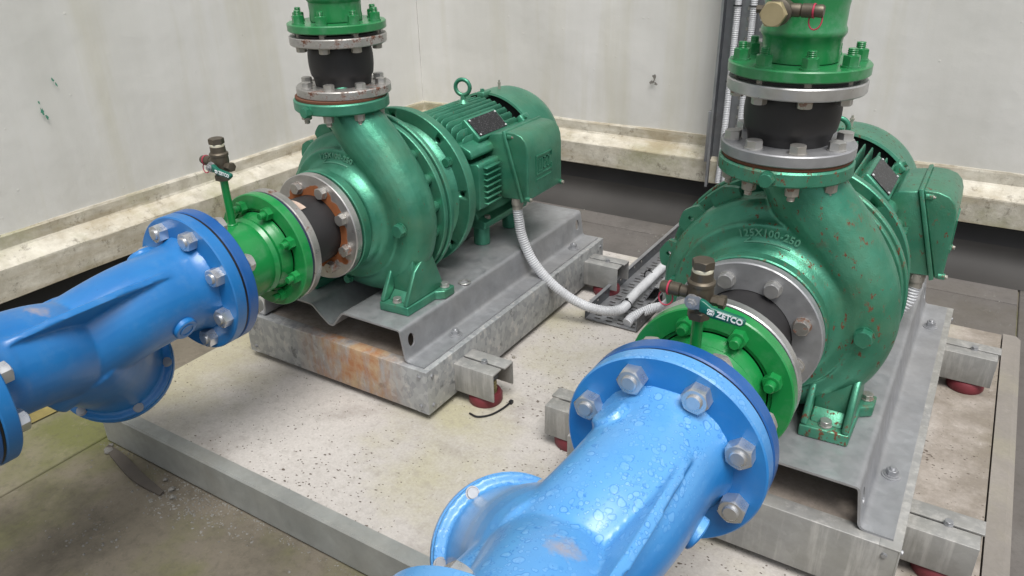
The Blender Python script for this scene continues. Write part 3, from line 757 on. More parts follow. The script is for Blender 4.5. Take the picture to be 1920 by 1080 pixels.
# ================================================================== MOTORS
def motor(x, dy, label, rusty):
    mat = 'pump_rusty' if rusty else 'pump'
    t = thing('electric_motor', label, 'electric motor', (x, 1.75 + dy, ZT), 'finned motors driving the pumps')
    def L(p): return (x + p[0], p[1] + dy, p[2])
    C0 = L((0, 0, AX))
    build('mounting_flange', MB().lathe([(1e-5, 1.5035), (.208, 1.5035), (.210, 1.5055), (.210, 1.518), (.206, 1.521), (.186, 1.523), (.176, 1.532), (.168, 1.55), (.150, 1.562), (1e-5, 1.562)], 88, 'y'), mat, t, C0)
    build('motor_body', MB().lathe([(1e-5, 1.54), (.128, 1.54), (.128, 1.925), (1e-5, 1.925)], 64, 'y'), mat, t, C0)
    fins = MB(); RO = .171
    def fin(off, d, y0=1.572, y1=1.888, ro=RO):
        # off: offset from the shaft across, d: which way the fin stands
        h1 = math.sqrt(max(ro*ro - off*off, 0)); h0 = math.sqrt(max(.122**2 - off*off, 0)) - .004 if abs(off) < .13 else .0
        th = .0017; rr_ = .020
        pr = [(y0, h0), (y0, h1 - rr_), (y0 + rr_*.3, h1 - rr_*.3), (y0 + rr_, h1), (y1 - rr_*.6, h1), (y1, h1 - rr_*.5), (y1, h0)]
        for sgn in (1,):
            vs = []
            for o_ in (off - th, off + th):
                for (yy, h) in pr:
                    vs.append({'u': (o_, yy, h), 'd': (o_, yy, -h), 'r': (h, yy, o_), 'l': (-h, yy, o_)}[d])
            n = len(pr); fins.add(vs, [(i, (i+1) % n, n + (i+1) % n, n + i) for i in range(n)] + [list(range(n)), list(range(n, 2*n))[::-1]])
    for i in range(-7, 8): fin(i*.0168, 'u', 1.594, 1.872)
    for i in range(-6, 7): fin(i*.0168, 'd', 1.60, 1.872, .155)
    for i in range(-6, 7): fin(i*.0168, 'l', 1.594, 1.872)
    for i in range(-5, 6): fin(i*.0168, 'r', 1.60, 1.872, .155)
    build('cooling_fins', fins, mat, t, C0, bevel=.001, seg=1)
    # corner beam below the nameplate, and upper pad
    build('corner_beam', MB().prism([(.10, .075), (.150, .070), (.158, .078), (.150, .094), (.118, .108), (.10, .108)], 1.585, 1.90, 'y'), mat, t, C0, bevel=.004)
    mr = Matrix.Translation((.112, 1.716, .131)) @ Matrix.Rotation(R_(43), 4, 'Y')
    build('nameplate_pad', MB().box(-.036, .036, -.070, .082, -.03, .006, mr), mat, t, C0, bevel=.004)
    np_ = build('nameplate', MB().box(-.028, .028, -.062, .072, .0065, .0085, mr), 'plate_black', t, C0)
    for px in (-.024, .024):
        for py in (-.057, .067):
            r_ = MB().cyl(.0025, .0086, .0105, 10); r_.v = [tuple(mr @ (Vector(v) + Vector((px, py, 0)))) for v in r_.v]
            build('plate_rivet', r_, 'tag', t, C0)
    # cowl
    cw = MB().lathe([(.1685, 1.8985), (.170, 1.8965), (.176, 1.8985), (.1765, 1.912), (.1740, 1.914), (.1745, 2.005), (.172, 2.03), (.163, 2.055), (.145, 2.073), (.118, 2.083), (1e-5, 2.088)], 80, 'y')
    build('fan_gap_shade', MB().lathe([(.1285, 1.8785), (.1285, 1.912), (.168, 1.912), (.168, 1.899)], 64, 'y'), 'void', t, C0)  # black lining, paints the shade in the gap between fins and cowl
    build('fan_cowl', cw, mat, t, C0)
    for a in (pi/2 + .05, .72, -.6, pi - .6):
        mq = Matrix.Rotation(-a, 4, 'Y')
        build('cowl_lug', MB().box(.160, .181, 1.872, 1.915, -.013, .013, mq), mat, t, C0, bevel=.004)
        b_ = bolt(t, ('head', .011, .005, mat, .002), L((.181*cos(a), 1.886, AX + .181*sin(a))), 'z'); b_.rotation_euler = (0, pi/2 - a, 0)
    gn = MB().cyl(.004, .168, .190, 12).cyl(.0055, .190, .194, 6).cyl(.003, .194, .201, 10)
    build('grease_nipple', gn, 'bolt_old', t, L((.0, 1.965, AX)))
    # eyebolt
    eb = MB(); ring_ = [(.0215*cos(2*pi*k/28), 0, .0215*sin(2*pi*k/28)) for k in range(29)]
    eb.tube(ring_, .0058, 12, caps=False); eb.lathe([(1e-5, -.050), (.015, -.050), (.016, -.044), (.008, -.034), (.007, -.022), (1e-5, -.020)], 24)
    e = build('lifting_eye', eb, mat, t, L((0, 1.775, AX + .213)), rot=Euler((0, 0, .25)))
    build('eye_boss', MB().cyl(.019, .135, .166, 24, c=.003), mat, t, L((0, 1.775, AX)))
    # feet and spacer legs
    for sx in (-1, 1):
        build('foot_rail', MB().prism([(sx*.050, -.156), (sx*.130, -.156), (sx*.137, -.149), (sx*.137, -.134), (sx*.112, -.126), (sx*.092, -.085), (sx*.050, -.100)], 1.662, 1.895, 'y'), mat, t, C0, bevel=.004)
        for yy in (1.697, 1.850):
            build('spacer_leg', MB().cyl(.0235, ZT, AX - .1565, 28, c=.0015), mat, t, L((sx*.100, yy, 0)))
            bolt(t, ('head', .016, .007, 'bolt_old', .002), L((sx*.121, yy, AX - .132)), 'z')
    # terminal box on the side
    y0, y1 = 1.684, 1.876
    ped = MB().prism([(.11, .055), (.165, .060), (.172, .052), (.172, -.062), (.163, -.070), (.11, -.062)], 1.592, y0 + .02, 'y')
    build('side_block', ped, mat, t, C0, bevel=.004)
    fb = MB()
    for i in range(7): fb.box(.166, .184, 1.612, y0 - .002, -.056 + i*.0165, -.0515 + i*.0165)
    build('block_fins', fb, mat, t, C0, bevel=.0012, seg=1)
    tb = build('terminal_box', MB().prism([(.120, .082), (.150, .118), (.187, .124), (.2405, -.054), (.182, -.058), (.150, -.03), (.12, -.03)], y0 + .004, y1 - .004, 'y'), mat, t, C0, bevel=.003)
    tb['_o'] = tuple(C0)
    build('box_seam', MB().prism([(.1865, .130), (.1945, .132), (.2505, -.058), (.2425, -.062)], y0 - .002, y1 + .002, 'y'), mat, tb, C0, bevel=.0015)
    cv = [(.1955, .1285), (.224, .1275), (.244, .121), (.256, .109), (.262, .092), (.2642, .070), (.2655, -.045), (.262, -.055), (.2515, -.0575)]
    cap = build('box_cover', MB().prism(cv, y0 + .003, y1 - .003, 'y', smooth=True), mat, tb, C0, bevel=.003, seg=3)
    for (yy, zz, xx) in ((y0 + .012, .116, .201), (y1 - .012, .116, .201), (y0 + .012, -.050, .2555), (y1 - .012, -.050, .2555)):
        lug = MB().cyl(.007, -.006, .007, 14, 'x'); 
        build('cover_lug', lug, mat, tb, L((xx + .007, yy - (.006 if yy < 1.75 else -.006), AX + zz)))
        bolt(tb, ('head', .0075, .003, 'bolt_old', .002), L((xx + .014, yy - (.006 if yy < 1.75 else -.006), AX + zz)), 'x')
    # embossed emblem: frame and three letters, plane faces +x
    em = MB(); yc, zc = 1.772, .030; w, h, s_ = .043, .031, .0017
    def bar(a0, a1, b0, b1): em.box(.2620, .2675, yc + a0*(1 if abs(a0) > .03 or abs(a1) > .03 else 1.12), yc + a1*(1 if abs(a0) > .03 or abs(a1) > .03 else 1.12), zc + b0, zc + b1)
    bar(-w, w, h - s_*2, h); bar(-w, -w + s_*2, -h*.62, h - s_*2); bar(w - s_*2, w, h*.5, h - s_*2)
    bar(-w, w, -h*.62 - s_*2, -h*.62); bar(w - s_*2, w, -h*.62, -h*.2)
    bar(-w, w*.9, -h - .006, -h - .006 + s_*1.6); bar(-w, -w + s_*1.6, -h - .011, -h - .006)
    q = .0028; lo, hi = -h*.40, h*.62
    for a in (-.029, -.0205, -.012): bar(a, a + q, lo, hi)
    bar(-.029, -.0086, lo - q, lo)
    bar(-.004, -.004 + q, lo, hi); bar(-.004, .0085, hi - q, hi); bar(-.004, .0085, lo, lo + q); bar(-.004 + q, .0085, .001, .001 + q); bar(.0085 - q, .0085, .001, hi)
    bar(.0135, .0135 + q, lo, hi); bar(.0135, .0265, hi - q, hi); bar(.0135, .0265, lo, lo + q); bar(.0265 - q, .0265, lo, hi)
    build('embossed_emblem', em, mat, cap_parent(cap, tb), C0)
    gl = MB().cyl(.0165, -.020, .0, 24).lathe([(1e-5, -.034), (.0145, -.034), (.0145, -.020), (1e-5, -.020)], 20)
    hex_mb(.030, .009, -.012, gl)
    build('cable_gland', gl, 'bolt_old', t, L((.218, 1.706, AX - .056)))
    return t
def cap_parent(c, tb): return tb
motor(XL, 0, 'green finned electric motor with lifting eye, behind the clean shiny pump', False)
motor(XR, 0, 'green finned electric motor mostly hidden behind the rust-speckled pump', True)

# ================================================================== RUBBER EXPANSION JOINTS
def joint(pos, axis, a, b, r_fl, pcd, mats, label, rb, bulge, boltk, navy=False, other=None, tagl=False):
    """rubber bellows between two ring flanges; a,b = outer faces along the axis, first ring at a"""
    x, y, z = pos; ax = 'y' if axis == 'y' else 'z'
    base_ = (x, (a+b)/2, z - r_fl) if axis == 'y' else (x, y, a)
    t = thing('expansion_joint', label, 'rubber joint', base_, 'rubber expansion joints with steel ring flanges')
    th = .0195
    def P(tt): return (x, tt, z) if axis == 'y' else (x, y, tt)
    # ring objects keep their own centre so that rust follows the bore
    for tt, mm in ((a, mats[0]), (b - th, mats[1])):
        mb = MB().lathe([(rb, 0), (r_fl - .002, 0), (r_fl, .002), (r_fl, th - .002), (r_fl - .002, th), (rb, th)], 72, 'z', closed=True)
        rot = (-pi/2, 0, 0) if axis == 'y' else (0, 0, 0)
        build('ring_flange', mb, mm, t, P(tt), rot=Euler(rot))
    L_ = b - a; pr = [(rb - .012, -.0035 if not navy else -.006)]
    lip = r_fl*.88
    pr = [(rb - .015, -.0045), (lip, -.0045), (lip, -.0003), (rb - .0015, -.0003), (rb - .0015, th)]
    n = 16
    for i in range(n + 1):
        u = i/n
        if axis == 'y': q = bulge*sin(pi*u)**.75
        else:           # wide belly above a moulded seam, narrow collar below
            q = bulge*(.15 + .25*u/.2) if u < .2 else bulge*(.55 + .45*sin(pi*min(1, (u - .2)/.8))**.6) if u < .97 else bulge*.5
        pr.append((rb - .001 + q, th + (L_ - 2*th)*u))
    pr += [(rb - .0015, L_ - th), (rb - .0015, L_ + .0003), (lip, L_ + .0003), (lip, L_ + .0045), (rb - .015, L_ + .0045)]
    for u in (.22, .80):      # moulded seams
        pass
    mb = MB().lathe(pr, 64, 'z'); rot = (-pi/2, 0, 0) if axis == 'y' else (0, 0, 0)
    build('rubber_bellows', mb, 'rubber', t, P(a), rot=Euler(rot))
    return t
# left suction, left discharge, right suction, right discharge
jl = joint((XL, 0, AX), 'y', 1.033, 1.182, .1275, .21, ('zinc_rust2', 'zinc_rust'), 'horizontal rubber joint with orange rust eaten into its steel ring', .079, .003, None)
jr = joint((XR, 0, AX), 'y', 1.003, 1.182, .1275, .21, ('zinc', 'zinc_dull'), 'horizontal rubber joint with clean grey rings, just behind the longer valve handle', .079, .003, None)
jlv = joint((XL, 1.308, 0), 'z', .7195, .849, .1075, .18, ('zinc_rust2', 'zinc_rust2'), 'upright rubber joint with rust-browned rings above the clean shiny pump', .062, .012, None)
jrv = joint((XR, 1.296, 0), 'z', .7155, .8375, .1075, .18, ('zinc_dull', 'zinc'), 'upright rubber joint between bright rings above the rust-speckled pump', .064, .013, None)
def bc(parent, x, y, z, rad, n, ax, t0, key, phase=.5):
    for k in range(n):
        a = 2*pi*(k + phase)/n
        p = (x + rad*cos(a), t0, z + rad*sin(a)) if 'y' in ax else (x + rad*cos(a), y + rad*sin(a), t0)
        bolt(parent, key, p, ax)
bc(jl, XL, 0, AX, .099, 8, '-y', 1.1625, ('head', .024, .012, 'bolt', .004))
bc(jr, XR, 0, AX, .099, 8, '-y', 1.1625, ('head', .024, .012, 'bolt', .004))
bc(jlv, XL, 1.308, 0, .089, 8, 'z', .739, ('head', .021, .011, 'bolt', .036))
bc(jrv, XR, 1.296, 0, .089, 8, 'z', .735, ('head', .024, .012, 'bolt', .036))
bc(jlv, XL, 1.308, 0, .089, 8, '-z', .8295, ('head', .020, .010, 'bolt_old', .002))
bc(jrv, XR, 1.296, 0, .089, 8, '-z', .818, ('head', .021, .010, 'bolt', .002))
# worn paper label on the left bellows
lb = MB(); vs = []; 
for i in range(9):
    a = R_(62) + R_(40)*i/8
    for yy in (1.085, 1.108): vs.append((.0835*cos(a), yy, .0835*sin(a)))
lb.add(vs, [(2*i, 2*i+1, 2*i+3, 2*i+2) for i in range(8)], True)
build('paper_label', lb, 'label', jl, (XL, 0, AX))
nv = MB().ring(.08, .1245, 1.0275, 1.0325, 56, 'y', .0005); build('rubber_lip', nv, 'navy', jl, (XL, 0, AX))
nv = MB().ring(.08, .1235, .9975, 1.0025, 56, 'y', .0005); build('rubber_lip', nv, 'navy', jr, (XR, 0, AX))

# ================================================================== GREEN SUCTION SPOOLS
def spool(x, yb, yg, label):
    """dark blue backing flange at yb..yb+.024, green flange with front face yg"""
    t = thing('suction_spool', label, 'pipe spool', (x, yb, AX - .14), 'short green suction spools')
    build('backing_flange', MB().ring(.088, .140, yb, yb + .024, 88, 'y', .002), 'blue_dark', t, (x, 0, AX))
    pr = [(.084, yb + .002), (.084, yb + .03), (.0835, yg - .055), (.080, yg - .040), (.082, yg - .036), (.0845, yg - .031), (.082, yg - .026), (.080, yg - .022), (.084, yg - .012), (.088, yg - .002), (.088, yg + .002)]
    build('pipe', MB().lathe(pr, 64, 'y'), 'green', t, (x, 0, AX))
    gf = MB().lathe([(.090, yg + .0035), (.0945, yg + .0035), (.0965, yg + .0), (.1255, yg), (.1275, yg + .002), (.1275, yg + .020), (.1255, yg + .022), (.090, yg + .022)], 88, 'y', closed=True)
    build('green_flange', gf, 'green', t, (x, 0, AX))
    bc(t, x, 0, AX, .102, 8, '-y', yg, ('nut', .0240, .014, 'green', .010, 0))
    bc(t, x, 0, AX, .120, 8, 'y', yb + .024, ('head', .032, .014, 'bolt', .002))
    return t
spool(XL, .8425, 1.005, 'green flanged spool left, its paint clean, feeding the shiny pump')
spool(XR, .8215, .975, 'green flanged spool right, crowded behind the water-marked blue valve')

# ================================================================== BLUE BALL CHECK VALVES
def blue_valve(x, yf, mat, label):
    dy = yf - .791
    t = thing('check_valve', label, 'valve', (x, .58 + dy, AX - .3), 'blue angled check valves')
    s, c = sin(.746), cos(.746)          # bonnet leans away from +x, downwards
    ex = Vector((-s, 0, -c))             # off-axis direction towards the bonnet
    al = .518; n = Vector((-cos(al)*s, sin(al), -cos(al)*c))
    ctr = ex*.261 + Vector((0, .704 - .0105, 0))
    mb = MB()
    # far arm, near arm (bow towards the bonnet) and the branch
    far = catmull([(0, .80, 0), tuple(Vector((0, .74, 0)) + ex*.0), tuple(Vector((0, .66, 0)) + ex*.008), tuple(Vector((0, .575, 0)) + ex*.046), tuple(Vector((0, .50, 0)) + ex*.10)], 6)
    mb.tube(far, [.0870]*len(far), 40)
    near = catmull([(0, .375, 0), tuple(Vector((0, .43, 0)) + ex*.002), tuple(Vector((0, .50, 0)) + ex*.020), tuple(Vector((0, .575, 0)) + ex*.070), tuple(Vector((0, .62, 0)) + ex*.10)], 6)
    mb.tube(near, [.087]*len(near), 40)
    b0 = Vector((0, .555, 0)) + ex*.03
    br = [b0 + (ctr - b0)*(i/10) for i in range(11)]
    mb.tube([tuple(p) for p in br], [.090, .097, .1005, .102, .102, .101, .100, .099, .0985, .0985, .099], 40)
    # bonnet flange disc
    nd = (ctr - b0).normalized()
    p0 = ctr - n*.012; 
    mb.tube([tuple(p0), tuple(p0 + n*.012)], .1165, 56, up=Vector((0, 0, 1)))
    # reinforcing fin in the plane opposite the bonnet
    pf = [(.745, .083), (.70, .0925), (.62, .099), (.53, .100), (.45, .094), (.41, .084), (.41, .04), (.745, .04)]
    sd = Vector((c, 0, -s)); vs = []
    for q in (-.0065, .0065):
        for (yy, r_) in pf: vs.append(tuple(Vector((0, yy, 0)) - ex*r_ + sd*q))
    m_ = len(pf); mb.add(vs, [(i, (i+1) % m_, m_ + (i+1) % m_, m_ + i) for i in range(m_)] + [list(range(m_)), list(range(m_, 2*m_))[::-1]])
    mb.cyl(.026, .05, .0945, 24, 'z', ctr=(0, 0, 0), mat=Matrix.Translation((0, .742, 0)) @ Matrix.Rotation(R_(-38), 4, 'Y'))
    # flare into the flanges
    mb.lathe([(1e-5, .792), (.100, .792), (.095, .786), (.090, .772), (.087, .75), (1e-5, .75)], 56, 'y')
    mb.lathe([(1e-5, .384), (.100, .384), (.095, .391), (.090, .405), (.087, .43), (1e-5, .43)], 56, 'y')
    body = fused(mb, .0036, 4, .5)
    bd = link('valve_body', body, t, (x, dy, AX), mat=mat)
    bd['_o'] = (x, dy, AX)
    # bonnet cover below the disc
    cv = MB(); mq = Matrix.Translation(ctr + n*.0015) @ n.to_track_quat('Z', 'Y').to_matrix().to_4x4()
    cv.lathe([(1e-5, 0), (.1165, 0), (.118, .0015), (.118, .0145), (.116, .016), (.080, .018), (.070, .028), (1e-5, .032)], 64, 'z', mat=mq)
    build('bonnet_cover', cv, mat, t, (x, dy, AX))
    for k in range(6):
        a = 2*pi*(k + .12)/6; q = mq @ Vector((.1065*cos(a), .1065*sin(a), -.0135))
        b_ = MB().cyl(.0085, 0, .0035, 20, c=.0006).ring(.0085, .0105, 0, .0012, 20, 'z', .0002)
        ob = build('bolt_end', b_, 'zinc_dull', t, (x + q.x, q.y + dy, AX + q.z)); ob.rotation_euler = (-n).to_track_quat('Z', 'Y').to_euler()
    # cast oval pad near the far flange, facing the camera side
    pad = MB(); pq = Matrix.Rotation(R_(118), 4, 'Y')
    pad.lathe([(1e-5, .094), (.021, .094), (.023, .092), (.023, .080)], 32, 'z', mat=Matrix.Translation((0, .715, 0)) @ pq)
    pad.ring(.012, .0145, .094, .0955, 28, 'z', .0004); pad.v[-28*6*2:] = [tuple(Matrix.Translation((0, .715, 0)) @ pq @ Vector(v)) for v in pad.v[-28*6*2:]]
    build('cast_boss', pad, mat, t, (x, dy, AX))
    for nm, ya, yb_ in (('end_flange', .791, .8165), ('end_flange', .360, .3845)):
        build(nm, MB().ring(.075, .140, ya + dy, yb_ + dy, 96, 'y', .0022), mat, t, (x, 0, AX))
    build('gasket', MB().ring(.075, .1375, .8168 + dy, .8213 + dy, 72, 'y', .0004), 'gasket', t, (x, 0, AX))
    build('gasket', MB().ring(.075, .1375, .3555 + dy, .3598 + dy, 72, 'y', .0004), 'gasket', t, (x, 0, AX))
    bc(t, x, 0, AX, .1125, 8, '-y', .791 + dy, ('nut', .0325, .019, 'zinc_bright', .0005, 0))
    bc(t, x, 0, AX, .1125, 8, 'y', .3845 + dy, ('nut', .0325, .019, 'zinc_bright', .0005, 0))
    return t
blue_valve(XL, .8125, 'blue', 'smooth mid-blue angled valve body in front of the shiny pump, no water marks')
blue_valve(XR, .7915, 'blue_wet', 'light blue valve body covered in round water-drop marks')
# pipework carrying on towards the viewer's side of the plant
def inlet(x, dy, lab):
    t = thing('inlet_pipe', lab, 'pipe', (x, .2, AX - .14), 'inlet pipes feeding the blue valves')
    build('end_flange', MB().ring(.08, .140, .3315 + dy, .3552 + dy, 88, 'y', .002), 'blue_dark', t, (x, 0, AX))
    build('pipe', MB().lathe([(.084, -.9), (.084, .354 + dy)], 56, 'y'), 'green', t, (x, 0, AX))
    bc(t, x, 0, AX, .1125, 8, '-y', .3315 + dy, ('head', .0325, .016, 'bolt', .004))
inlet(XL, .0215, 'dark blue flanged inlet pipe cut by the left picture edge')

# ================================================================== DISCHARGE PIPES
def riser_pipe(x, y, z0, mat, prof, label):
    t = thing('discharge_pipe', label, 'pipe', (x, y, z0), 'green discharge pipes rising from the pumps')
    build('pipe_flange', MB().ring(.056, .1085, z0, z0 + .0175, 88, 'z', .002), mat, t, (x, y, 0))
    build('pipe', MB().lathe([(r, z0 + h) for r, h in prof], 64, 'z'), mat, t, (x, y, 0))
    for k in range(8):
        a = 2*pi*(k + .5)/8
        bolt(t, ('nut', .0215 if x < -1 else .0225, .015, mat, .010, 4), (x + .089*cos(a), y + .089*sin(a), z0 + .0175), 'z')
        link('bolt_shank', MB().cyl(.0078, -.016, .004, 14).mesh('bolt_shank'), t, (x + .089*cos(a), y + .089*sin(a), z0), mat='bolt_old')
    return t
pA = [(.057, .019), (.0575, .030), (.0565, .036), (.0575, .058), (.0605, .062), (.0625, .066), (.0625, .072), (.0605, .076), (.0615, .10), (.0655, .135), (.0675, .16), (.0680, .175), (.0700, .180), (.0700, .186), (.0680, .190), (.0680, 1.3)]
riser_pipe(XL, 1.308, .8585, 'green_dull', pA, 'green upright discharge pipe above the shiny pump, without fittings')
pB = [(.0585, .019), (.059, .030), (.058, .036), (.060, .054), (.063, .058), (.0645, .062), (.0640, .067), (.0615, .072), (.0620, .10), (.0660, .13), (.0685, .16), (.0690, .170), (.0710, .175), (.0710, .182), (.0690, .187), (.0690, 1.3)]
riser_pipe(XR, 1.296, .8450, 'green_dull', pB, 'green upright discharge pipe carrying a brass tapping valve')

# ================================================================== TAPPING VALVES
def tapping_valve(o, label, stem, handle=True, scale=.82):
    """upright ball valve: stem pipe, bronze body, side test point with tether, lever handle with lettering"""
    x, y, z = o; t = thing('tapping_valve', label, 'ball valve', o, 'small bronze ball valves')
    build('stem', MB().cyl(.0078, 0, stem, 20).ring(.007, .011, -.002, .003, 20, 'z', .001), 'green', t, o)
    vz = z + stem
    b = MB().lathe([(1e-5, 0), (.0125, 0), (.0135, .002), (.0135, .018), (.0155, .022), (.017, .030), (.0175, .040), (.017, .049), (.0185, .050), (.0185, .054), (.0170, .056), (.0150, .057), (.0145, .068), (1e-5, .068)], 32)
    hex_mb(.027, .011, .0, b)
    build('valve_body', b, 'bronze', t, (x, y, vz))
    build('thread_tape', MB().lathe([(.0132, .0675), (.0138, .069), (.0136, .073), (.0125, .0745)], 24), 'tape', t, (x, y, vz))
    cp = MB(); hex_mb(.0265, .011, .0735, cp); build('cap', cp, 'bronze', t, (x, y, vz))
    sp = MB().lathe([(.0085, -.016), (.0085, -.026), (.0075, -.027), (.0095, -.028), (.0095, -.041), (.0085, -.042), (.0088, -.052), (.0075, -.055), (1e-5, -.056)], 20, 'x')
    build('test_point', sp, 'bronze', t, (x, y, vz + .034))
    sq = MB().lathe([(.0075, .016), (.0075, .026), (.0095, .0262), (.0095, .034), (1e-5, .0345)], 6, 'x', smooth=False)
    build('side_plug', sq, 'bronze', t, (x, y, vz + .030))
    th_ = MB(); lp = [(-.0425 - .0 + .010*sin(a) - .005, .002*cos(a), -.006 - .010 + .0105*cos(a)) for a in [2*pi*i/20 for i in range(21)]]
    th_.tube(lp, .0011, 8, caps=False); th_.ring(.0094, .0106, -.0445, -.042, 20, 'x', .0002)
    build('tether', th_, 'pink', t, (x, y, vz + .034))
    if handle:
        hb = MB(); hex_mb(.013, .006, .0205, hb); hb.cyl(.0105, .014, .0205, 20).cyl(.004, .026, .030, 12)
        q = Matrix.Rotation(pi/2, 4, 'X'); hb.v = [tuple(q @ Vector(v)) for v in hb.v]
        build('lever_nut', hb, 'zinc_dull', t, (x - .004, y, vz + .030))
        pts = [(-.010, .012), (.006, .014), (.018, .010), (.030, .003), (.078, -.003), (.0835, -.006), (.0845, -.011), (.0815, -.016), (.0765, -.0185), (.030, -.0135), (.018, -.009), (.010, -.008), (-.006, -.008), (-.012, .0)]
        zn = MB().prism([(p[0], p[1]) for p in pts[:2] + [(.016, .010), (.012, -.008)] + pts[-2:]], -.0235, -.0215, 'y')
        za_ = build('lever_arm', zn, 'zinc_dull', t, (x, y, vz + .030))
        lv = MB().prism([(.010, .013), (.018, .0105), (.030, .0025), (.078, -.0035), (.0835, -.006), (.0845, -.011), (.0815, -.016), (.0765, -.0185), (.030, -.0150), (.018, -.0095), (.010, -.009)], -.0285, -.0200, 'y')
        lo_ = build('lever_handle', lv, 'handle', t, (x, y, vz + .030), bevel=.002)
        lo_['_o'] = (x, y, vz + .030); lo_.scale = (scale, 1, scale); za_.scale = (scale, 1, scale)
        m1 = text_mesh('ZETCO', .0135, .0003, 1.0, .0004); ang = -.125
        for v in m1.vertices: X, Z = v.co.x*.95 + .0, v.co.y; v.co = (.0600 + X*cos(ang) - Z*sin(ang), -.0288 - v.co.z, -.0080 + X*sin(ang) + Z*cos(ang))
        link('lettering', m1, lo_, (x, y, vz + .030), mat='tag')
        m2 = text_mesh('ON', .0058, .0003, 1.0, .0003); m3 = text_mesh('OFF', .0050, .0003, .95, .0003); m4 = text_mesh(')', .0110, .0003)
        for mm, cx, cz in ((m2, .0285, -.0020), (m3, .0282, -.0075), (m4, .0345, -.0045)):
            for v in mm.vertices: X, Z = v.co.x, v.co.y; v.co = (cx + X*cos(ang) - Z*sin(ang), -.0288 - v.co.z, cz + X*sin(ang) + Z*cos(ang))
            link('lettering', mm, lo_, (x, y, vz + .030), mat='tag')
    return t
tapping_valve((XL, .940, AX + .083), 'small bronze valve on the taller green stem above the left spool', .097, scale=.70)
tapping_valve((XR, .897, AX + .083), 'small bronze valve with green lettered lever just behind the water-marked valve', .070)
# brass valve lying towards the viewer on the right discharge pipe
def side_valve():
    z = .946; y0 = 1.296 - .066
    t = thing('tapping_valve', 'brass valve with cream hexagon cap sticking out of the right discharge pipe', 'ball valve', (XR, y0, z), 'small bronze ball valves')
    b = MB().lathe([(1e-5, .0), (.010, .0), (.0105, -.018), (.0145, -.022), (.0165, -.034), (.0170, -.048), (.0165, -.056), (.0190, -.058), (.0190, -.063), (.0165, -.066), (.0150, -.078), (1e-5, -.078)], 32, 'y')
    build('valve_body', b, 'bronze', t, (XR - .012, y0, z))
    cp = MB(); hex_mb(.032, .012, 0, cp); q = Matrix.Rotation(pi/2, 4, 'X'); cp.v = [tuple(q @ Vector(v)) for v in cp.v]
    build('cap', cp, 'bronze_cream', t, (XR - .012, y0 - .078, z))
    sp = MB().lathe([(.0095, .012), (.0095, .026), (.0082, .028), (.0098, .030), (.0098, .044), (.0085, .045), (.0092, .056), (.0075, .059), (1e-5, .060)], 20, 'x')
    build('test_point', sp, 'bronze', t, (XR - .012, y0 - .042, z + .002))
    lp = [(.049 + .009*sin(a), .003*cos(a), -.012 + .013*cos(a)) for a in [2*pi*i/20 for i in range(21)]]
    th_ = MB().tube(lp, .0011, 8, caps=False); th_.ring(.0092, .0104, .0445, .047, 20, 'x', .0002)
    build('tether', th_, 'pink', t, (XR - .012, y0 - .042, z + .002))
    sq = MB().lathe([(.0075, -.014), (.0075, -.024), (.006, -.025), (.006, -.034), (1e-5, -.0345)], 6, 'x', smooth=False)
    build('side_plug', sq, 'bronze', t, (XR - .012, y0 - .044, z + .002))
side_valve()

# ================================================================== CONDUITS
def corrugated(pts, r, pitch=.0066, name='corrugated_conduit', seg=20):
    P = catmull(pts, 40); L = [0]
    for i in range(1, len(P)): L.append(L[-1] + (P[i] - P[i-1]).length)
    n = int(L[-1]/(pitch/4)); Q = []; j = 0
    for k in range(n + 1):
        s = L[-1]*k/n
        while j < len(L) - 2 and L[j+1] < s: j += 1
        u = (s - L[j])/max(1e-9, L[j+1] - L[j]); Q.append(P[j].lerp(P[j+1], u))
    rad = [r*(1.01, 1.01, .91, .91)[k % 4] for k in range(n + 1)]
    return MB().tube(Q, rad, seg)
gx = XL + .218
c1 = corrugated([(gx, 1.706, .343), (gx + .004, 1.706, .31), (gx + .012, 1.708, .262), (gx + .040, 1.715, .193), (gx + .090, 1.730, .129), (gx + .145, 1.747, .085), (gx + .200, 1.764, .060), (gx + .250, 1.782, .052), (gx + .275, 1.815, .048), (gx + .276, 1.86, .044)], .0145)
tag(build('flexible_conduit', c1, 'conduit'), 'long ribbed white-grey conduit drooping from the shiny pump motor to the tray', 'conduit', 'ribbed conduits')
gx2 = XR + .218
c2 = corrugated([(gx2, 1.706, .343), (gx2 - .01, 1.70, .30), (gx2 - .05, 1.69, .255), (gx2 - .11, 1.66, .23), (gx2 - .25, 1.62, .235), (-.50, 1.68, .25), (-.58, 1.76, .20), (-.63, 1.83, .12), (-.665, 1.86, .070), (-.705, 1.86, .050), (-.745, 1.83, .028), (-.752, 1.80, .018)], .0145)
tag(build('flexible_conduit', c2, 'conduit'), 'short ribbed conduit reaching the tray from behind the rust-speckled pump', 'conduit', 'ribbed conduits')
c3 = catmull([(gx + .276, 1.85, .045), (gx + .262, 1.95, .035), (-.80, 2.25, .032), (-.81, 2.8, .032), (-.83, 2.905, .06), (-.835, 2.918, .2)], 10)
tag(build('smooth_conduit', MB().tube([tuple(p) for p in c3], .0145, 20), 'conduit'), 'smooth grey conduit lying in the floor tray, tied with black cable ties', 'conduit')
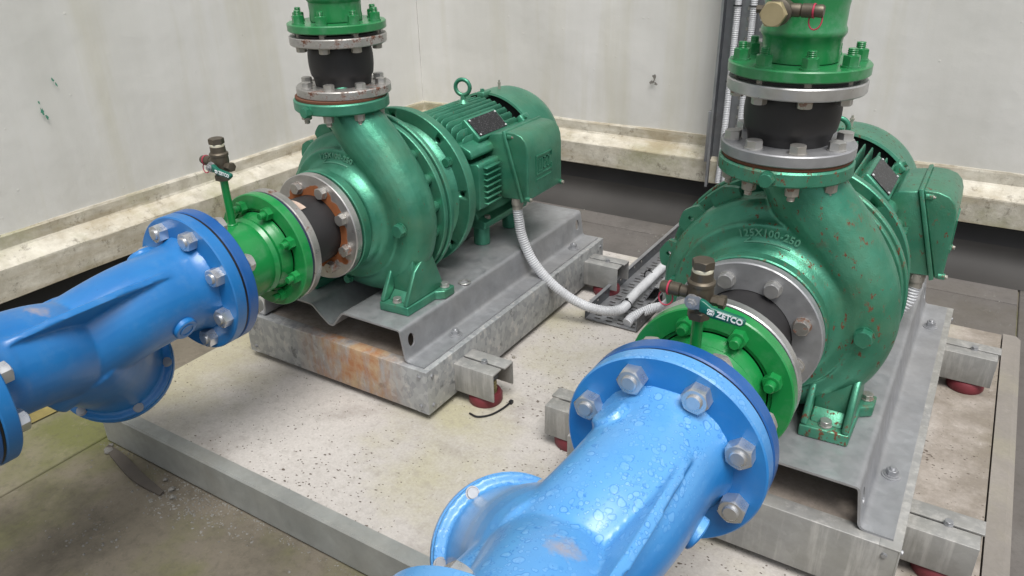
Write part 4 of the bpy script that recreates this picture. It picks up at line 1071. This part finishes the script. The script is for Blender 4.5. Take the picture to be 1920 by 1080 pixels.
for (yy, xx) in ((1.86, gx + .275), (2.10, gx + .247)):
    tie = MB(); lp = [(.0165*cos(a), 0, .0165*sin(a)) for a in [2*pi*i/24 for i in range(25)]]
    tie.tube(lp, .0018, 6, caps=False); tie.box(-.004, .004, -.003, .003, .016, .022)
    tag(build('cable_tie', tie, 'gasket', None, (xx, yy, .043 if yy < 2 else .034)), 'black tie around the floor conduit, at its ribbed end' if yy < 2 else 'black tie around the smooth floor conduit, nearer the wall', 'cable tie', 'ties on the floor conduit')
for i, xx in enumerate((-.858, -.800)):
    w = corrugated([(xx - .005, 2.925, .10), (xx, 2.923, .30), (xx + .003, 2.923, .8), (xx + .003, 2.923, 1.6)], .0125, seg=16)
    tag(build('wall_conduit', w, 'conduit'), ('ribbed conduit on the wall tray, the one nearer the dark side rail', 'ribbed conduit on the wall tray, the one nearer the green pipe')[i], 'conduit', 'ribbed conduits on the wall tray')
    for zz in (.50, .77):
        tie = MB(); lp = [(.0145*cos(a), .0145*sin(a), 0) for a in [2*pi*i_/20 for i_ in range(21)]]; tie.tube(lp, .0018, 6, caps=False)
        tag(build('cable_tie', tie, 'gasket', None, (xx + .002, 2.923, zz)), 'black tie round a ribbed wall conduit', 'cable tie', 'ties on the wall conduits')

# ---- cable trays
def tray_floor():
    t = thing('cable_tray', 'perforated cable tray lying on the floor between the two bases', 'cable tray', (-.80, 2.3, 0), 'cable trays')
    xa, xb, ya, yb = -.882, -.716, 1.79, 2.93
    me = MB().box(xa, xb, 0, yb - ya, .004, .0062).mesh('p'); c = MB(); 
    yy = .012; r = 0
    while yy < yb - ya - .02:
        for i in range(4):
            x0 = xa + .018 + i*.036 + (.0 if r % 2 else .006); c.box(x0, x0 + .020, yy, yy + .008, 0, .01)
        yy += .028 if r % 2 else .020; r += 1
    build('tray_bed', cut(me, c), 'tray', t, (0, ya, 0))
    for i, xx in enumerate((xa, xb - .002)):
        me = MB().box(xx, xx + .002, 0, yb - ya, .0042, .047).mesh('r'); c = MB(); yy = .03
        while yy < yb - ya: c.cyl(.0045, xx - .01, xx + .01, 12, 'x', ctr=(0, yy, .028)); yy += .055
        build('tray_rail', cut(me, c), 'dark_metal', t, (0, ya, 0))
        build('rail_lip', MB().box(xx - .001, xx + (.010 if i == 0 else .003), 0, yb - ya, .0472, .0492), 'tray', t, (0, ya, 0))
def tray_wall():
    t = thing('cable_tray', 'upright perforated cable tray fixed to the back wall', 'cable tray', (-.82, 2.95, .08), 'cable trays')
    xa, xb, z0, z1 = -.905, -.735, .085, 1.75; Y = 2.945
    me = MB().box(xa, xb, Y, Y + .002, 0, z1 - z0).mesh('p'); c = MB(); zz = .02; r = 0
    while zz < z1 - z0 - .02:
        for i in range(3): x0 = xa + .030 + i*.050; c.box(x0, x0 + (.016 if r % 2 else .022), Y - .01, Y + .01, zz, zz + .012)
        zz += .036; r += 1
    build('tray_bed', cut(me, c), 'tray', t, (0, 0, z0))
    for xx in (xa, xb - .002): build('tray_rail', MB().box(xx, xx + .002, Y - .052, Y, 0, z1 - z0), 'dark_metal', t, (0, 0, z0))
    build('rail_lip', MB().box(xa - .001, xa + .008, Y - .0545, Y - .0525, 0, z1 - z0), 'tray', t, (0, 0, z0))
    build('splice_plate', MB().box(xa - .014, xa - .002, Y - .05, Y - .02, .10, .30), 'tray', t, (0, 0, z0), bevel=.001)
tray_floor(); tray_wall()
bx = thing('tray_cover', 'small folded grey cover sheet standing over the floor tray beside the short conduit', 'cover', (-.74, 2.03, .004))
build('cover_sheet', MB().prism([(-.775, .006), (-.745, .060), (-.700, .062), (-.690, .006), (-.693, .006), (-.702, .059), (-.743, .057), (-.772, .006)], 1.98, 2.10, 'y'), 'zinc_dull', bx)

# ================================================================== LOOSE THINGS
rg_ = MB().ring(.0115, .0165, 0, .003, 32, 'z', .0008)
tag(build('washer', rg_, 'bolt', None, (XL + .212, 1.447, ZT + .0012)), 'loose steel ring lying on the folded plate beside the shiny pump', 'washer')
ct = catmull([(-.905, 1.225, .003), (-.880, 1.222, .004), (-.858, 1.245, .003), (-.846, 1.280, .004), (-.842, 1.310, .006)], 8)
tie = MB().tube([tuple(p) for p in ct], .0024, 8).box(-.846, -.838, 1.308, 1.318, .001, .009)
tag(build('cable_tie', tie, 'gasket'), 'cut black cable tie curled on the plinth by the front red mount', 'cable tie')
st = catmull([(-1.674, .755, -.083), (-1.60, .742, -.081), (-1.50, .722, -.080), (-1.405, .716, -.083)], 5); sb = MB(); n = len(st); vs = []
for i, p in enumerate(st):
    w = .004 + .010*sin(pi*(i + 1)/(n + 1)); vs += [(p.x, p.y - w, p.z), (p.x, p.y + w, p.z + .003), (p.x, p.y + w, -.087), (p.x, p.y - w, -.087)]
sb.add(vs, [(4*i + q, 4*i + (q+1) % 4, 4*i + 4 + (q+1) % 4, 4*i + 4 + q) for i in range(n-1) for q in range(4)] + [(0, 1, 2, 3), (4*n-4, 4*n-3, 4*n-2, 4*n-1)])
tag(build('wood_strip', sb, 'wood'), 'dark flat strip lying on the mossy floor beside the kerb', 'wood strip')
def rock(s, seed):
    random.seed(seed); bm = bmesh.new(); bmesh.ops.create_icosphere(bm, subdivisions=2, radius=s)
    off = Vector((seed*3.1, seed, 0))
    for v in bm.verts:
        v.co *= 1 + .55*noise.noise(v.co*(1.1/s) + off); v.co.z *= .55
        v.co.x = round(v.co.x/(s*.45))*(s*.45)*.5 + v.co.x*.5
    me = bpy.data.meshes.new('stone_chip'); bm.to_mesh(me); bm.free(); return me
big = [(-1.655, .748, .011, 'largest grey stone chip, by the kerb end above the dark strip'), (-1.40, .738, .008, 'pale stone chip resting beside the end of the dark strip'), (-1.375, .722, .007, 'angular stone chip next to the gravel spill'), (-1.442, .752, .006, 'small stone chip between strip and kerb'), (-1.675, .765, .006, 'small rounded chip tucked in the kerb corner')]
for i, (a, b, s, lab) in enumerate(big):
    tag(build('stone_chip', rock(s, i + 1), 'stone', None, (a, b, -.086 + s*.25)), lab, 'stone', 'stone chips by the kerb')
gm = MB(); random.seed(3)
def chip(x, y, z, s):
    a = random.uniform(0, 6); vs = []
    for k in range(5): r_ = s*random.uniform(.5, 1.1); vs.append((x + r_*cos(a + k*1.256), y + r_*sin(a + k*1.256), z))
    vs.append((x + random.uniform(-.3, .3)*s, y + random.uniform(-.3, .3)*s, z + s*random.uniform(.4, .9)))
    gm.add(vs, [(k, (k+1) % 5, 5) for k in range(5)])
for cx, cy, sx, sy, n_, s in ((-1.30, .735, .10, .025, 260, .0032), (-1.36, .70, .07, .02, 90, .0035), (-1.15, .762, .35, .008, 260, .0022), (-1.40, .55, .05, .03, 60, .0035), (-1.6, .6, .3, .2, 60, .003), (-1.0, .5, .5, .2, 50, .0022)):
    for _ in range(n_): 
        x_, y_ = random.gauss(cx, sx), min(random.gauss(cy, sy), .770)
        if -1.715 < x_: chip(x_, y_, -.0882, s*random.uniform(.4, 1.4))
for _ in range(260):
    x_, y_ = random.uniform(-1.5, .2), random.choice((random.gauss(2.75, .08), random.gauss(2.5, .12)))
    if 2.31 < y_ < 2.93: chip(x_, y_, -.0882, random.uniform(.0012, .0055))
for _ in range(40): chip(random.gauss(-.98, .06), random.gauss(2.66, .05), -.0882, random.uniform(.003, .008))
g_ = build('gravel', gm, 'stone'); g_['kind'] = 'stuff'; g_['label'] = 'fine grey grit and flakes scattered on the floor'; g_['category'] = 'grit'
blot_pts = [(-2.05, .60), (-2.0, .58), (-1.94, .70), (-1.93, .88), (-1.97, .90), (-2.0, .75)]
o = build('floor_marking', MB().add([(a, b, -.0835) for a, b in blot_pts], [list(range(6))]), 'yellow'); tag(o, 'worn yellow paint patch on the floor left of the plinth', 'floor marking')
for (a, b, lab) in ((-.62, 1.62, 'small spent nut on the plinth beside the floor tray end'), (-.95, 1.50, 'small spent nut near the left base side channel')):
    nb = MB(); hex_mb(.009, .005, .0005, nb)
    tag(build('nut', nb, 'bolt_old', None, (a, b, 0)), lab, 'nut')

# ================================================================== LIGHT
w = bpy.data.worlds.new('World'); scn.world = w; w.use_nodes = True
nt = w.node_tree; nt.nodes.clear()
sky = nt.nodes.new('ShaderNodeTexSky'); sky.sky_type = 'NISHITA'; sky.sun_disc = False
SE, SA = 64, 135     # elevation, azimuth of the bright part of the cloud (degrees, from +y clockwise)
sky.sun_elevation = R_(SE); sky.sun_rotation = R_(SA); sky.dust_density = 4.0; sky.air_density = 1.0; sky.ozone_density = 1.0
hs = nt.nodes.new('ShaderNodeHueSaturation'); hs.inputs['Saturation'].default_value = .42
bg = nt.nodes.new('ShaderNodeBackground'); bg.inputs['Strength'].default_value = .135
wo = nt.nodes.new('ShaderNodeOutputWorld')
nt.links.new(sky.outputs[0], hs.inputs['Color']); nt.links.new(hs.outputs[0], bg.inputs['Color']); nt.links.new(bg.outputs[0], wo.inputs[0])
sd = bpy.data.lights.new('sun', 'SUN'); sd.energy = 3.0; sd.angle = R_(30); sd.color = (1, .985, .96)
so = bpy.data.objects.new('sun', sd); COL.objects.link(so)
dirv = Vector((sin(R_(SA))*cos(R_(SE)), cos(R_(SA))*cos(R_(SE)), sin(R_(SE))))
so.rotation_euler = dirv.to_track_quat('Z', 'Y').to_euler()

# ================================================================== CAMERA
cd = bpy.data.cameras.new('camera'); cam = bpy.data.objects.new('camera', cd); COL.objects.link(cam)
cd.sensor_width = 36; cd.lens = 1429.63/1920*36; cd.clip_start = .02; cd.clip_end = 300
yw, pt, rl = R_(-32.358), R_(-25.972), R_(1.2638)
fw = Vector((sin(yw)*cos(pt), cos(yw)*cos(pt), sin(pt))); rt = Vector((cos(yw), -sin(yw), 0)); dn = fw.cross(rt)
rt2 = rt*cos(rl) + dn*sin(rl); dn2 = -rt*sin(rl) + dn*cos(rl)
mw = Matrix((rt2, -dn2, -fw)).transposed().to_4x4(); mw.translation = (0, 0, 1.0758)
cam.matrix_world = mw
scn.camera = cam
for o in bpy.data.objects:
    if '_o' in o: del o['_o']
scn.view_settings.view_transform = 'Standard'; scn.view_settings.look = 'None'; scn.view_settings.exposure = 0; scn.view_settings.gamma = 1
